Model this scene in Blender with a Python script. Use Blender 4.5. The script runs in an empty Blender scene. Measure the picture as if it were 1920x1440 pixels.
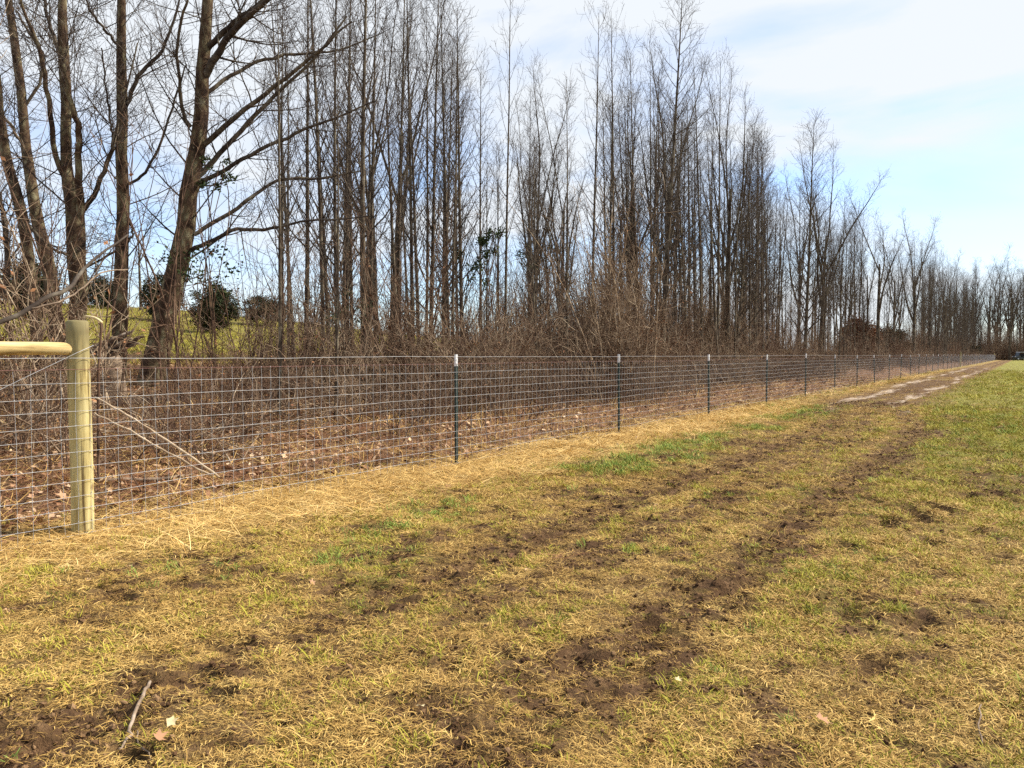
import bpy, math, random
import numpy as np
from mathutils import Vector

R = math.radians
rng = np.random.default_rng(7)
random.seed(7)
scene = bpy.context.scene
COL = scene.collection

# ------------------------------------------------------------------ camera
CAM_H = 1.33
F_PX = 1443.0            # focal length in pixels of the 1920 px wide photograph
HORIZON = 665.0
PITCH = math.atan((720.0 - HORIZON) / F_PX)
cam_d = bpy.data.cameras.new('camera')
cam_d.sensor_width = 36.0
cam_d.lens = 36.0 * F_PX / 1920.0
cam_d.clip_start = 0.05
cam_d.clip_end = 3000.0
cam = bpy.data.objects.new('camera', cam_d)
cam.location = (0, 0, CAM_H)
cam.rotation_euler = (math.pi / 2 - PITCH, 0, 0)
COL.objects.link(cam)
scene.camera = cam

# ------------------------------------------------------------------ sky, sun, exposure
SUN_AZ = 76.0            # degrees to the right of the viewing direction
SUN_EL = 43.0
world = bpy.data.worlds.new('World')
scene.world = world
world.use_nodes = True
wn, wl = world.node_tree.nodes, world.node_tree.links
wn.clear()
w_out = wn.new('ShaderNodeOutputWorld')
w_bg = wn.new('ShaderNodeBackground')
w_bg.inputs['Strength'].default_value = 0.13
w_sky = wn.new('ShaderNodeTexSky')
w_sky.sky_type = 'NISHITA'
w_sky.sun_disc = False
w_sky.sun_elevation = R(SUN_EL)
w_sky.sun_rotation = R(SUN_AZ)
w_sky.air_density = 1.0
w_sky.dust_density = 0.4
w_sky.ozone_density = 1.0
w_tc = wn.new('ShaderNodeTexCoord')
# thin high cloud, drawn out into slanting streaks
w_map = wn.new('ShaderNodeMapping')
w_map.inputs['Rotation'].default_value = (0, R(24), 0)
w_map.inputs['Scale'].default_value = (1.0, 1.0, 3.4)
w_map.inputs['Location'].default_value = (3.7, 0.2, 0.3)
wl.new(w_tc.outputs['Generated'], w_map.inputs['Vector'])
w_n1 = wn.new('ShaderNodeTexNoise')
w_n1.inputs['Scale'].default_value = 2.1
w_n1.inputs['Detail'].default_value = 7.0
w_n1.inputs['Roughness'].default_value = 0.52
w_n1.inputs['Distortion'].default_value = 0.35
wl.new(w_map.outputs[0], w_n1.inputs['Vector'])
w_ramp = wn.new('ShaderNodeValToRGB')
w_ramp.color_ramp.elements[0].position = 0.34
w_ramp.color_ramp.elements[0].color = (0.18, 0.18, 0.18, 1)
w_ramp.color_ramp.elements[1].position = 0.54
w_ramp.color_ramp.elements[1].color = (0.96, 0.96, 0.96, 1)
wl.new(w_n1.outputs['Fac'], w_ramp.inputs[0])
w_mix = wn.new('ShaderNodeMix')
w_mix.data_type = 'RGBA'
w_mix.inputs['B'].default_value = (4.3, 4.5, 4.7, 1)
wl.new(w_ramp.outputs[0], w_mix.inputs['Factor'])
w_tint = wn.new('ShaderNodeMix')
w_tint.data_type = 'RGBA'
w_tint.blend_type = 'MULTIPLY'
w_tint.inputs['Factor'].default_value = 1.0
w_tint.inputs['B'].default_value = (0.86, 0.98, 1.16, 1)
wl.new(w_sky.outputs[0], w_tint.inputs['A'])
wl.new(w_tint.outputs['Result'], w_mix.inputs['A'])
wl.new(w_mix.outputs['Result'], w_bg.inputs['Color'])
wl.new(w_bg.outputs[0], w_out.inputs[0])

sun_d = bpy.data.lights.new('sun', 'SUN')
sun_d.energy = 5.0
sun_d.angle = R(0.6)
sun_d.color = (1.0, 0.93, 0.82)
sun = bpy.data.objects.new('sun', sun_d)
sdir = Vector((math.sin(R(SUN_AZ)) * math.cos(R(SUN_EL)), math.cos(R(SUN_AZ)) * math.cos(R(SUN_EL)), math.sin(R(SUN_EL))))
sun.rotation_euler = sdir.to_track_quat('Z', 'Y').to_euler()
sun.location = (30, 10, 40)
COL.objects.link(sun)

scene.view_settings.view_transform = 'Standard'
scene.view_settings.look = 'None'
scene.view_settings.exposure = 0.72
scene.view_settings.gamma = 1.0
scene.view_settings.use_curve_mapping = False
scene.cycles.use_denoising = False
scene.cycles.max_bounces = 4
scene.cycles.diffuse_bounces = 2
scene.cycles.use_adaptive_sampling = True
scene.cycles.adaptive_threshold = 0.02

# ------------------------------------------------------------------ fence-aligned coordinates
TH = math.atan(960.0 / F_PX)          # the fence's vanishing point lies on the picture's right edge
ST, CT = math.sin(TH), math.cos(TH)
DF = 5.77                             # camera to fence, at right angles
T0 = 2.94                             # wooden post along the fence
SP = 4.48                             # post spacing


def tu2xy(t, u):
    return t * ST - (u + DF) * CT, t * CT + (u + DF) * ST


def xy2tu(x, y):
    return x * ST + y * CT, -x * CT + y * ST - DF


# ------------------------------------------------------------------ noise
_perm = np.random.default_rng(11).random((256, 256))


def vnoise(x, y):
    xi = np.floor(x).astype(int)
    yi = np.floor(y).astype(int)
    fx = x - xi
    fy = y - yi
    fx = fx * fx * (3 - 2 * fx)
    fy = fy * fy * (3 - 2 * fy)
    a = _perm[xi % 256, yi % 256]
    b = _perm[(xi + 1) % 256, yi % 256]
    c = _perm[xi % 256, (yi + 1) % 256]
    d = _perm[(xi + 1) % 256, (yi + 1) % 256]
    return (a * (1 - fx) + b * fx) * (1 - fy) + (c * (1 - fx) + d * fx) * fy


def fbm(x, y, o=4, g=0.5):
    s = 0.0
    a = 1.0
    n = 0.0
    for i in range(o):
        s = s + a * vnoise(x * 2 ** i + 17.3 * i, y * 2 ** i + 31.7 * i)
        n += a
        a *= g
    return s / n


def sst(a, b, x):
    k = np.clip((x - a) / (b - a), 0, 1)
    return k * k * (3 - 2 * k)


def rut_u(t):                          # where the two wheel lines run
    sh = sst(14, 24, t)
    w = 0.18 * (fbm(t * 0.12, t * 0 + 3.0, 2) - 0.5)
    return -2.85 + 1.3 * sh + w, -4.3 + 1.45 * sh + w


PITS = []
_r = np.random.default_rng(5)
for _ in range(420):
    PITS.append((_r.uniform(-2, 16), _r.uniform(-7.0, -1.2), _r.uniform(0.03, 0.085), _r.uniform(0.025, 0.065), _r.uniform(0.8, 2.4), _r.uniform(0, math.pi)))
for px_t, px_u in ((7.4, -5.2), (7.2, -5.0), (6.9, -5.1), (6.6, -4.9)):
    PITS.append((px_t, px_u, 0.10, 0.06, 1.8, 0.3))


def masks(t, u):
    """green, straw, dirt, litter, pale sand (0..1) for fence coordinates"""
    n1 = fbm(t * 0.55 + 9, u * 0.9 + 4, 4)
    n2 = fbm(t * 1.7 + 3, u * 2.3 + 8, 3)
    n3 = fbm(t * 5.1, u * 5.7, 3)
    r1, r2 = rut_u(t)
    r3 = r1 - 0.55
    near_r = np.maximum.reduce([np.exp(-((u - r1) / 0.24) ** 2), np.exp(-((u - r2) / 0.24) ** 2), 0.6 * np.exp(-((u - r3) / 0.16) ** 2)])
    litter = sst(-0.05, 0.5, u + 0.8 * (n2 - 0.5)) * (1 - sst(17, 22, u))
    straw = sst(-1.75, -0.55, u + 1.2 * (n2 - 0.5) - 0.5 * (1 - sst(2, 7, t))) * (1 - sst(0.2, 0.7, u)) * (1 - 0.5 * sst(14, 30, t))
    g = 0.8 * sst(0.54, 0.72, 0.35 * n1 + 0.40 * n2 + 0.25 * n3)
    strip = 0.62 * np.exp(-((u + 1.75 + 0.5 * (n1 - 0.5)) / 0.5) ** 2) * sst(0.40, 0.60, fbm(t * 0.45, u * 0 + 2.0, 2) + 0.12) * sst(4.0, 6.5, t) * (1 - sst(20, 30, t))
    side = sst(0, 1, (-u - 3.6 - 0.6 * (1 - sst(8, 22, t))) / 0.8) * sst(5, 14, t) * 0.85
    far = sst(16, 30, t) * sst(0, 1, (-u - 3.2) / 0.5) * 0.9
    edge = np.exp(-((u + 0.4) / 0.5) ** 2) * sst(14, 22, t) * 0.5 * n1
    green = np.clip(np.maximum.reduce([g * (1 - straw), strip * 1.2, side * (0.4 + n2), far, edge]), 0, 1)
    green = np.where(u > 0.3, 0.35 * sst(0.6, 0.75, n1) * (1 - sst(17, 22, u)) + (0.45 + 0.3 * n1) * sst(17, 23, u), green)
    n4 = fbm(t * 13.0, u * 14.0, 3, 0.6)
    streak = fbm(t * 0.42 + 40, u * 2.6 + 11, 3)            # wheel-worn bands along the fence
    blot = 0.30 * n2 + 0.30 * n3 + 0.40 * streak
    dirt = np.clip(near_r * (0.55 + 1.3 * n3) * sst(0.22, 0.46, n2 + 0.08) + sst(0.50, 0.60, blot) * (1 - 0.8 * straw), 0, 1) * (u < 0.2)
    brk = sst(0.36, 0.60, n4)
    dirt = dirt * np.where(near_r > 0.4, 0.5 + 0.6 * brk, 0.25 + 0.9 * brk)
    corner = sst(0.45, 0.62, n2) * np.exp(-((t - 0.6) / 0.9) ** 2) * np.exp(-((u + 3.3) / 0.8) ** 2)
    dirt = np.clip(dirt + corner, 0, 1) * (u < 0.6) * (1 - 0.75 * far)
    for (pt, pu, pr, pd, ar, an) in PITS:
        m = (np.abs(t - pt) < 0.3) & (np.abs(u - pu) < 0.3)
        if m.any():
            dt, du = t[m] - pt, u[m] - pu
            a = dt * math.cos(an) + du * math.sin(an)
            b = -dt * math.sin(an) + du * math.cos(an)
            dirt[m] = np.maximum(dirt[m], np.exp(-0.6 * ((a / (pr * ar)) ** 2 + (b / pr) ** 2)))
    trk = sst(18, 23, t) * (1 - sst(80, 100, t))
    pale = trk * sst(0.42, 0.66, np.maximum(np.exp(-((u - r1 - 0.12 * np.sin(t * 0.4)) / 0.42) ** 2), np.exp(-((u - r2 + 0.1 * np.sin(t * 0.33)) / 0.40) ** 2)) * (-0.16 + 1.4 * fbm(t * 0.5 + 5, u * 3.6, 4, 0.7)))
    warm = trk * np.exp(-((u - 0.5 * (r1 + r2)) / 1.35) ** 2) * sst(0.30, 0.5, fbm(t * 0.15, u * 1.3, 3))
    dirt = np.maximum(dirt, 0.95 * warm * (0.5 + n2))
    green = green * (1 - 0.9 * dirt) * (1 - pale)
    return green, straw * (1 - 0.7 * green), dirt, litter, pale


def ground_z(t, u, fine=True):
    t = np.asarray(t, float)
    u = np.asarray(u, float)
    z = 0.05 * (fbm(t * 0.15, u * 0.15, 2) - 0.5) * sst(8, 20, t)
    # bank behind the fence and the pasture hill beyond the tree belt
    z = z + 0.068 * np.clip(u - 0.2, 0, 20) + 0.10 * (fbm(t * 0.35 + 2, u * 0.35, 3) - 0.5) * sst(0.4, 2.5, u)
    amp = 4.5 - 3.0 * sst(38, 85, t)
    z = z + amp * sst(16, 70, u)
    if fine:
        k = (u < 0.4)
        r1, r2 = rut_u(t)
        rr = np.exp(-((u - r1) / 0.22) ** 2) + np.exp(-((u - r2) / 0.22) ** 2)
        nf = fbm(t * 6.0, u * 6.0, 4, 0.6)
        z = z + k * rr * (-0.03 + 0.035 * (nf - 0.5) * 2 + 0.012 * np.sin(t * 46 + 9 * u + 2.5 * np.sin(t * 3)) * (t < 12))
        z = z + k * (0.045 * (fbm(t * 1.4, u * 1.6, 2) - 0.5) + 0.04 * (nf - 0.5)) * (1 - sst(14, 40, t)) * (0.35 + 0.65 * sst(-0.5, -1.4, u))
        ridge = 0.10 * np.exp(-((u + 1.4) / 0.9) ** 2) * sst(30, 40, t) * (1 - sst(90, 120, t))
        z = z + ridge
        for (pt, pu, pr, pd, ar, an) in PITS:
            m = (np.abs(t - pt) < 0.35) & (np.abs(u - pu) < 0.35)
            if m.any():
                dt = t[m] - pt
                du = u[m] - pu
                a = dt * math.cos(an) + du * math.sin(an)
                b = -dt * math.sin(an) + du * math.cos(an)
                d2 = (a / (pr * ar)) ** 2 + (b / pr) ** 2
                z[m] -= pd * np.exp(-d2) - 0.35 * pd * np.exp(-((np.sqrt(d2) - 1.5) / 0.5) ** 2)
        lit = (u > 0) & (u < 18) & (t < 45)
        z = z + lit * 0.10 * (fbm(t * 3.1, u * 3.1, 3) - 0.5)
    return z


def gz(x, y, fine=False):
    t, u = xy2tu(np.atleast_1d(np.asarray(x, float)), np.atleast_1d(np.asarray(y, float)))
    return ground_z(t, u, fine)


_cp, _sp = math.cos(PITCH), math.sin(PITCH)


def ray(px, py):
    a = (px - 960.0) / F_PX
    b = -(py - 720.0) / F_PX
    # camera looks along +Y, pitched down
    return np.array([a, _cp + b * _sp, -_sp + b * _cp])


def at_depth(px, py, Y):
    d = ray(px, py)
    return np.array([0, 0, CAM_H]) + d * (Y / d[1])


def on_ground(px, py, far=400.0):
    d = ray(px, py)
    d = d / d[1]
    ys = np.concatenate([np.linspace(1.5, 40, 1600), np.linspace(40, far, 1500)])
    z = CAM_H + d[2] * ys
    g = gz(d[0] * ys, ys)
    k = np.argmax(z < g) if (z < g).any() else len(ys) - 1
    return np.array([d[0] * ys[k], ys[k], g[k]])


def px_depth(x, u):
    """distance at which the sight line of picture column x is u metres behind the fence"""
    a = (x - 960.0) / F_PX
    return (u + DF) / (-a * CT + ST)


# ------------------------------------------------------------------ materials
def mat(name, build, rough=0.85, spec=0.25):
    m = bpy.data.materials.new(name)
    m.use_nodes = True
    nt = m.node_tree
    b = nt.nodes['Principled BSDF']
    b.inputs['Roughness'].default_value = rough
    b.inputs['Specular IOR Level'].default_value = spec
    build(nt, nt.nodes, nt.links, b)
    return m


def node(nt, kind, **kw):
    n = nt.nodes.new(kind)
    for k, v in kw.items():
        if k in n.inputs:
            n.inputs[k].default_value = v
        else:
            setattr(n, k, v)
    return n


def ramp(nt, src, stops):
    n = nt.nodes.new('ShaderNodeValToRGB')
    cr = n.color_ramp
    while len(cr.elements) < len(stops):
        cr.elements.new(0.5)
    for e, (p, c) in zip(cr.elements, stops):
        e.position = p
        e.color = (*c, 1)
    nt.links.new(src, n.inputs[0])
    return n.outputs[0]


def mixc(nt, fac, a, b):
    n = nt.nodes.new('ShaderNodeMix')
    n.data_type = 'RGBA'
    if isinstance(fac, float):
        n.inputs['Factor'].default_value = fac
    else:
        nt.links.new(fac, n.inputs['Factor'])
    for k, v in (('A', a), ('B', b)):
        if isinstance(v, tuple):
            n.inputs[k].default_value = (*v, 1)
        else:
            nt.links.new(v, n.inputs[k])
    return n.outputs['Result']


def coords(nt, kind='Object', scale=(1, 1, 1)):
    tc = nt.nodes.new('ShaderNodeTexCoord')
    mp = nt.nodes.new('ShaderNodeMapping')
    mp.inputs['Scale'].default_value = scale
    nt.links.new(tc.outputs[kind], mp.inputs['Vector'])
    return mp.outputs[0]


def noise(nt, vec, scale, detail=4.0, rough=0.55):
    n = nt.nodes.new('ShaderNodeTexNoise')
    n.inputs['Scale'].default_value = scale
    n.inputs['Detail'].default_value = detail
    n.inputs['Roughness'].default_value = rough
    nt.links.new(vec, n.inputs['Vector'])
    return n.outputs['Fac']


def bump(nt, b, h, strength=0.5, dist=0.02):
    n = nt.nodes.new('ShaderNodeBump')
    n.inputs['Strength'].default_value = strength
    n.inputs['Distance'].default_value = dist
    nt.links.new(h, n.inputs['Height'])
    nt.links.new(n.outputs[0], b.inputs['Normal'])


def attr(nt, name, kind='GEOMETRY'):
    n = nt.nodes.new('ShaderNodeAttribute')
    n.attribute_name = name
    n.attribute_type = kind
    return n


def _ground(nt, N, L, b):
    geo = N.new('ShaderNodeNewGeometry')
    pos = geo.outputs['Position']
    nA = noise(nt, pos, 9.0, 6)
    nB = noise(nt, pos, 45.0, 5, 0.65)
    nC = noise(nt, pos, 2.2, 5)
    soil = ramp(nt, nA, [(0.3, (0.045, 0.024, 0.012)), (0.55, (0.115, 0.064, 0.031)), (0.75, (0.22, 0.13, 0.065))])
    thatch = ramp(nt, nB, [(0.3, (0.08, 0.045, 0.018)), (0.5, (0.24, 0.15, 0.055)), (0.7, (0.42, 0.29, 0.11))])
    base = mixc(nt, 0.62, soil, thatch)
    strawc = ramp(nt, nB, [(0.3, (0.22, 0.125, 0.045)), (0.5, (0.44, 0.29, 0.10)), (0.7, (0.60, 0.44, 0.18))])
    greenc = ramp(nt, nB, [(0.3, (0.09, 0.085, 0.018)), (0.5, (0.20, 0.20, 0.040)), (0.72, (0.36, 0.33, 0.085))])
    litc = ramp(nt, nB, [(0.3, (0.045, 0.022, 0.012)), (0.5, (0.155, 0.082, 0.044)), (0.7, (0.31, 0.185, 0.10))])
    palec = ramp(nt, nA, [(0.35, (0.24, 0.165, 0.105)), (0.62, (0.46, 0.37, 0.28))])
    m1 = attr(nt, 'cover')
    s1 = N.new('ShaderNodeSeparateColor')
    L.new(m1.outputs['Color'], s1.inputs[0])
    m2 = attr(nt, 'cover2')
    s2 = N.new('ShaderNodeSeparateColor')
    L.new(m2.outputs['Color'], s2.inputs[0])
    c = mixc(nt, s1.outputs[1], base, strawc)
    c = mixc(nt, s1.outputs[0], c, greenc)
    c = mixc(nt, s1.outputs[2], c, soil)
    c = mixc(nt, s2.outputs[0], c, litc)
    c = mixc(nt, s2.outputs[1], c, palec)
    L.new(c, b.inputs['Base Color'])
    bump(nt, b, nB, 1.0, 0.035)


M = {}
M['ground'] = mat('ground_soil_and_turf', _ground, 0.95, 0.1)


def _soil(nt, N, L, b):
    oi = attr(nt, 'tint', 'INSTANCER')
    L.new(ramp(nt, oi.outputs['Fac'], [(0.0, (0.045, 0.023, 0.012)), (0.6, (0.12, 0.066, 0.032)), (1.0, (0.23, 0.14, 0.07))]), b.inputs['Base Color'])


M['soil'] = mat('soil_clod', _soil, 0.95, 0.1)


def stem_mat(name, stops, sc=6.0, zs=0.35, bmp=0.6, rough=0.9):
    def f(nt, N, L, b):
        v = coords(nt, 'Object', (1, 1, zs))
        oi = N.new('ShaderNodeObjectInfo')
        ad = N.new('ShaderNodeVectorMath')
        L.new(v, ad.inputs[0])
        L.new(oi.outputs['Random'], ad.inputs[1])
        n = noise(nt, ad.outputs[0], sc, 6, 0.6)
        L.new(ramp(nt, n, stops), b.inputs['Base Color'])
        n2 = noise(nt, ad.outputs[0], sc * 7, 4, 0.6)
        bump(nt, b, n2, bmp, 0.012)
    return mat(name, f, rough, 0.15)


M['bark_big'] = stem_mat('mottled_sycamore_bark', [(0.36, (0.030, 0.017, 0.011)), (0.47, (0.080, 0.048, 0.028)), (0.56, (0.125, 0.095, 0.052)), (0.68, (0.25, 0.225, 0.135))], 6.5, 0.5, 1.0)
M['bark_slim'] = stem_mat('slim_trunk_bark', [(0.35, (0.036, 0.024, 0.016)), (0.5, (0.088, 0.066, 0.045)), (0.68, (0.21, 0.18, 0.125))], 5.0, 0.5, 0.6)
M['limb'] = stem_mat('limb_bark', [(0.35, (0.035, 0.025, 0.019)), (0.52, (0.075, 0.058, 0.044)), (0.7, (0.18, 0.155, 0.115))], 3.5, 1.0, 0.4)
M['twig'] = stem_mat('twig_bark', [(0.35, (0.042, 0.030, 0.024)), (0.55, (0.088, 0.066, 0.052)), (0.75, (0.19, 0.155, 0.12))], 1.6, 1.0, 0.0)
M['brush'] = stem_mat('thicket_stems', [(0.34, (0.055, 0.034, 0.024)), (0.48, (0.125, 0.078, 0.050)), (0.60, (0.23, 0.165, 0.11)), (0.74, (0.44, 0.36, 0.26))], 2.4, 1.0, 0.0)
def _brush(nt, N, L, b):
    v = coords(nt, 'Object')
    oi = N.new('ShaderNodeObjectInfo')
    ad = N.new('ShaderNodeVectorMath')
    L.new(v, ad.inputs[0])
    L.new(oi.outputs['Random'], ad.inputs[1])
    n = noise(nt, ad.outputs[0], 3.2, 5, 0.6)
    dark = ramp(nt, n, [(0.34, (0.040, 0.023, 0.016)), (0.50, (0.105, 0.060, 0.038)), (0.64, (0.21, 0.135, 0.085))])
    tan = ramp(nt, n, [(0.34, (0.12, 0.075, 0.045)), (0.50, (0.27, 0.19, 0.12)), (0.64, (0.48, 0.38, 0.26))])
    f = ramp(nt, attr(nt, 'tint', 'INSTANCER').outputs['Fac'], [(0.35, (0, 0, 0)), (0.95, (1, 1, 1))])
    L.new(mixc(nt, f, dark, tan), b.inputs['Base Color'])


M['brush'] = mat('thicket_stems', _brush, 0.9, 0.15)
M['pole_wood'] = stem_mat('bleached_pole_wood', [(0.35, (0.26, 0.18, 0.11)), (0.7, (0.58, 0.46, 0.32))], 7.0, 1.0, 0.3)
M['dead_wood'] = stem_mat('weathered_dead_wood', [(0.35, (0.10, 0.07, 0.05)), (0.55, (0.26, 0.19, 0.13)), (0.75, (0.42, 0.34, 0.26))], 7.0, 1.0, 0.5)
M['log'] = stem_mat('rotten_log', [(0.35, (0.025, 0.018, 0.014)), (0.55, (0.085, 0.055, 0.038)), (0.75, (0.20, 0.12, 0.07))], 9.0, 1.0, 0.9)
M['pale_wood'] = stem_mat('fresh_split_wood', [(0.3, (0.50, 0.37, 0.18)), (0.7, (0.72, 0.60, 0.36))], 9.0, 0.2, 0.3)


def _post(nt, N, L, b):
    v = coords(nt, 'Object', (1, 1, 0.07))
    n = noise(nt, v, 26.0, 7, 0.68)
    c = ramp(nt, n, [(0.34, (0.16, 0.11, 0.038)), (0.46, (0.40, 0.315, 0.125)), (0.58, (0.52, 0.43, 0.19)), (0.72, (0.66, 0.57, 0.30))])
    v2 = coords(nt, 'Object', (1, 1, 1))
    vo = N.new('ShaderNodeTexVoronoi')
    vo.inputs['Scale'].default_value = 6.5
    L.new(v2, vo.inputs['Vector'])
    knot = ramp(nt, vo.outputs['Distance'], [(0.10, (0.85, 0.85, 0.85)), (0.20, (0, 0, 0))])
    c = mixc(nt, knot, c, (0.22, 0.13, 0.045))
    cr = noise(nt, coords(nt, 'Object', (1, 1, 0.04)), 30.0, 3, 0.5)
    crk = ramp(nt, cr, [(0.36, (0.9, 0.9, 0.9)), (0.42, (0, 0, 0))])
    c = mixc(nt, crk, c, (0.10, 0.065, 0.025))
    sc_ = noise(nt, coords(nt, 'Object', (1, 1, 0.6)), 6.0, 5, 0.65)
    c = mixc(nt, ramp(nt, sc_, [(0.48, (0, 0, 0)), (0.75, (0.55, 0.55, 0.55))]), c, (0.30, 0.27, 0.15))
    # weather stain at the head of the post
    sp = N.new('ShaderNodeSeparateXYZ')
    L.new(v2, sp.inputs[0])
    ad = N.new('ShaderNodeMath')
    ad.operation = 'MULTIPLY_ADD'
    L.new(noise(nt, coords(nt, 'Object', (1, 1, 0.2)), 9.0, 4), ad.inputs[0])
    ad.inputs[1].default_value = 0.9
    L.new(sp.outputs[2], ad.inputs[2])
    mr = N.new('ShaderNodeMapRange')
    mr.inputs['From Min'].default_value = 1.62
    mr.inputs['From Max'].default_value = 1.86
    mr.inputs['To Max'].default_value = 0.8
    L.new(ad.outputs[0], mr.inputs['Value'])
    c = mixc(nt, mr.outputs[0], c, (0.15, 0.125, 0.058))
    L.new(c, b.inputs['Base Color'])
    bump(nt, b, n, 0.5, 0.006)


M['post'] = mat('treated_pine_post', _post, 0.75, 0.25)


def _rail(nt, N, L, b):
    v = coords(nt, 'Object', (0.08, 1, 1))
    n = noise(nt, v, 22.0, 7, 0.68)
    L.new(ramp(nt, n, [(0.34, (0.24, 0.15, 0.05)), (0.46, (0.50, 0.37, 0.155)), (0.7, (0.72, 0.60, 0.34))]), b.inputs['Base Color'])
    bump(nt, b, n, 0.4, 0.005)


M['rail'] = mat('peeled_pine_rail', _rail, 0.7, 0.25)


def plain(name, col, rough=0.6, spec=0.3, metal=0.0, var=0.25):
    def f(nt, N, L, b):
        n = noise(nt, coords(nt, 'Object'), 14.0, 4)
        L.new(ramp(nt, n, [(0.3, tuple(x * (1 - var) for x in col)), (0.7, tuple(min(1, x * (1 + var)) for x in col))]), b.inputs['Base Color'])
        b.inputs['Metallic'].default_value = metal
    return mat(name, f, rough, spec)


M['steel_green'] = plain('dark_green_post_paint', (0.014, 0.032, 0.028), 0.45, 0.4)
M['steel_white'] = plain('white_post_paint', (0.62, 0.62, 0.62), 0.6)
M['wire'] = plain('galvanised_wire', (0.37, 0.37, 0.37), 0.5, 0.4, 0.3, 0.25)
M['wire_red'] = plain('rust_red_marker_wire', (0.20, 0.095, 0.08), 0.6)
M['black'] = plain('black_plastic', (0.012, 0.012, 0.013), 0.5, 0.4)
M['body'] = plain('dark_vehicle_paint', (0.03, 0.034, 0.034), 0.35, 0.5)
M['glass'] = plain('vehicle_glass', (0.05, 0.06, 0.07), 0.08, 0.6)
M['silver'] = plain('silver_metal', (0.55, 0.55, 0.56), 0.35, 0.5, 0.6)
M['lamp_lens'] = plain('lamp_lens', (0.6, 0.6, 0.58), 0.2, 0.6)


def blade_mat(name, a, b_, c_, rough=0.8, trans=0.0):
    def f(nt, N, L, b):
        at1 = attr(nt, 'shade')
        at2 = attr(nt, 'tint', 'INSTANCER')
        ad = N.new('ShaderNodeMath')
        ad.operation = 'MULTIPLY_ADD'
        L.new(at1.outputs['Fac'], ad.inputs[0])
        ad.inputs[1].default_value = 0.55
        mu = N.new('ShaderNodeMath')
        mu.operation = 'MULTIPLY'
        mu.inputs[1].default_value = 0.45
        L.new(at2.outputs['Fac'], mu.inputs[0])
        L.new(mu.outputs[0], ad.inputs[2])
        L.new(ramp(nt, ad.outputs[0], [(0.08, a), (0.5, b_), (0.92, c_)]), b.inputs['Base Color'])
    return mat(name, f, rough, 0.2)


M['dry'] = blade_mat('dry_turf_blades', (0.13, 0.062, 0.018), (0.45, 0.28, 0.078), (0.72, 0.515, 0.18))
M['strawb'] = blade_mat('golden_straw', (0.28, 0.14, 0.040), (0.58, 0.37, 0.115), (0.80, 0.60, 0.27))
M['olive'] = blade_mat('yellow_green_blades', (0.13, 0.12, 0.012), (0.33, 0.295, 0.032), (0.54, 0.465, 0.085))
M['greenb'] = blade_mat('fresh_green_blades', (0.085, 0.13, 0.022), (0.20, 0.27, 0.045), (0.36, 0.42, 0.10))
M['leaf'] = blade_mat('fallen_leaf_brown', (0.075, 0.034, 0.019), (0.29, 0.145, 0.073), (0.76, 0.55, 0.34), 0.7)
M['evergreen'] = blade_mat('evergreen_foliage', (0.018, 0.020, 0.010), (0.055, 0.058, 0.024), (0.12, 0.12, 0.05))
M['vine_leaf'] = blade_mat('green_vine_leaves', (0.020, 0.030, 0.010), (0.055, 0.075, 0.022), (0.13, 0.16, 0.045))
M['brown_leaf'] = blade_mat('clinging_brown_leaves', (0.09, 0.035, 0.016), (0.20, 0.085, 0.038), (0.36, 0.19, 0.09))


# ------------------------------------------------------------------ mesh helpers
def mesh_from(name, V, F4=None, F3=None, smooth=True, shade=None):
    me = bpy.data.meshes.new(name)
    V = np.ascontiguousarray(V, dtype=np.float32)
    loops, starts, totals = [], [], []
    n = 0
    if F4 is not None and len(F4):
        F4 = np.asarray(F4, np.int32)
        loops.append(F4.ravel())
        starts.append(n + 4 * np.arange(len(F4)))
        totals.append(np.full(len(F4), 4))
        n += 4 * len(F4)
    if F3 is not None and len(F3):
        F3 = np.asarray(F3, np.int32)
        loops.append(F3.ravel())
        starts.append(n + 3 * np.arange(len(F3)))
        totals.append(np.full(len(F3), 3))
        n += 3 * len(F3)
    me.vertices.add(len(V))
    me.vertices.foreach_set('co', V.ravel())
    if n:
        lp = np.concatenate(loops).astype(np.int32)
        st = np.concatenate(starts).astype(np.int32)
        me.loops.add(n)
        me.loops.foreach_set('vertex_index', lp)
        me.polygons.add(len(st))
        me.polygons.foreach_set('loop_start', st)
        me.polygons.foreach_set('use_smooth', np.full(len(st), smooth))
    if shade is not None:
        a = me.attributes.new('shade', 'FLOAT', 'POINT')
        a.data.foreach_set('value', np.ascontiguousarray(shade, dtype=np.float32))
    me.update(calc_edges=True)
    return me


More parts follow.
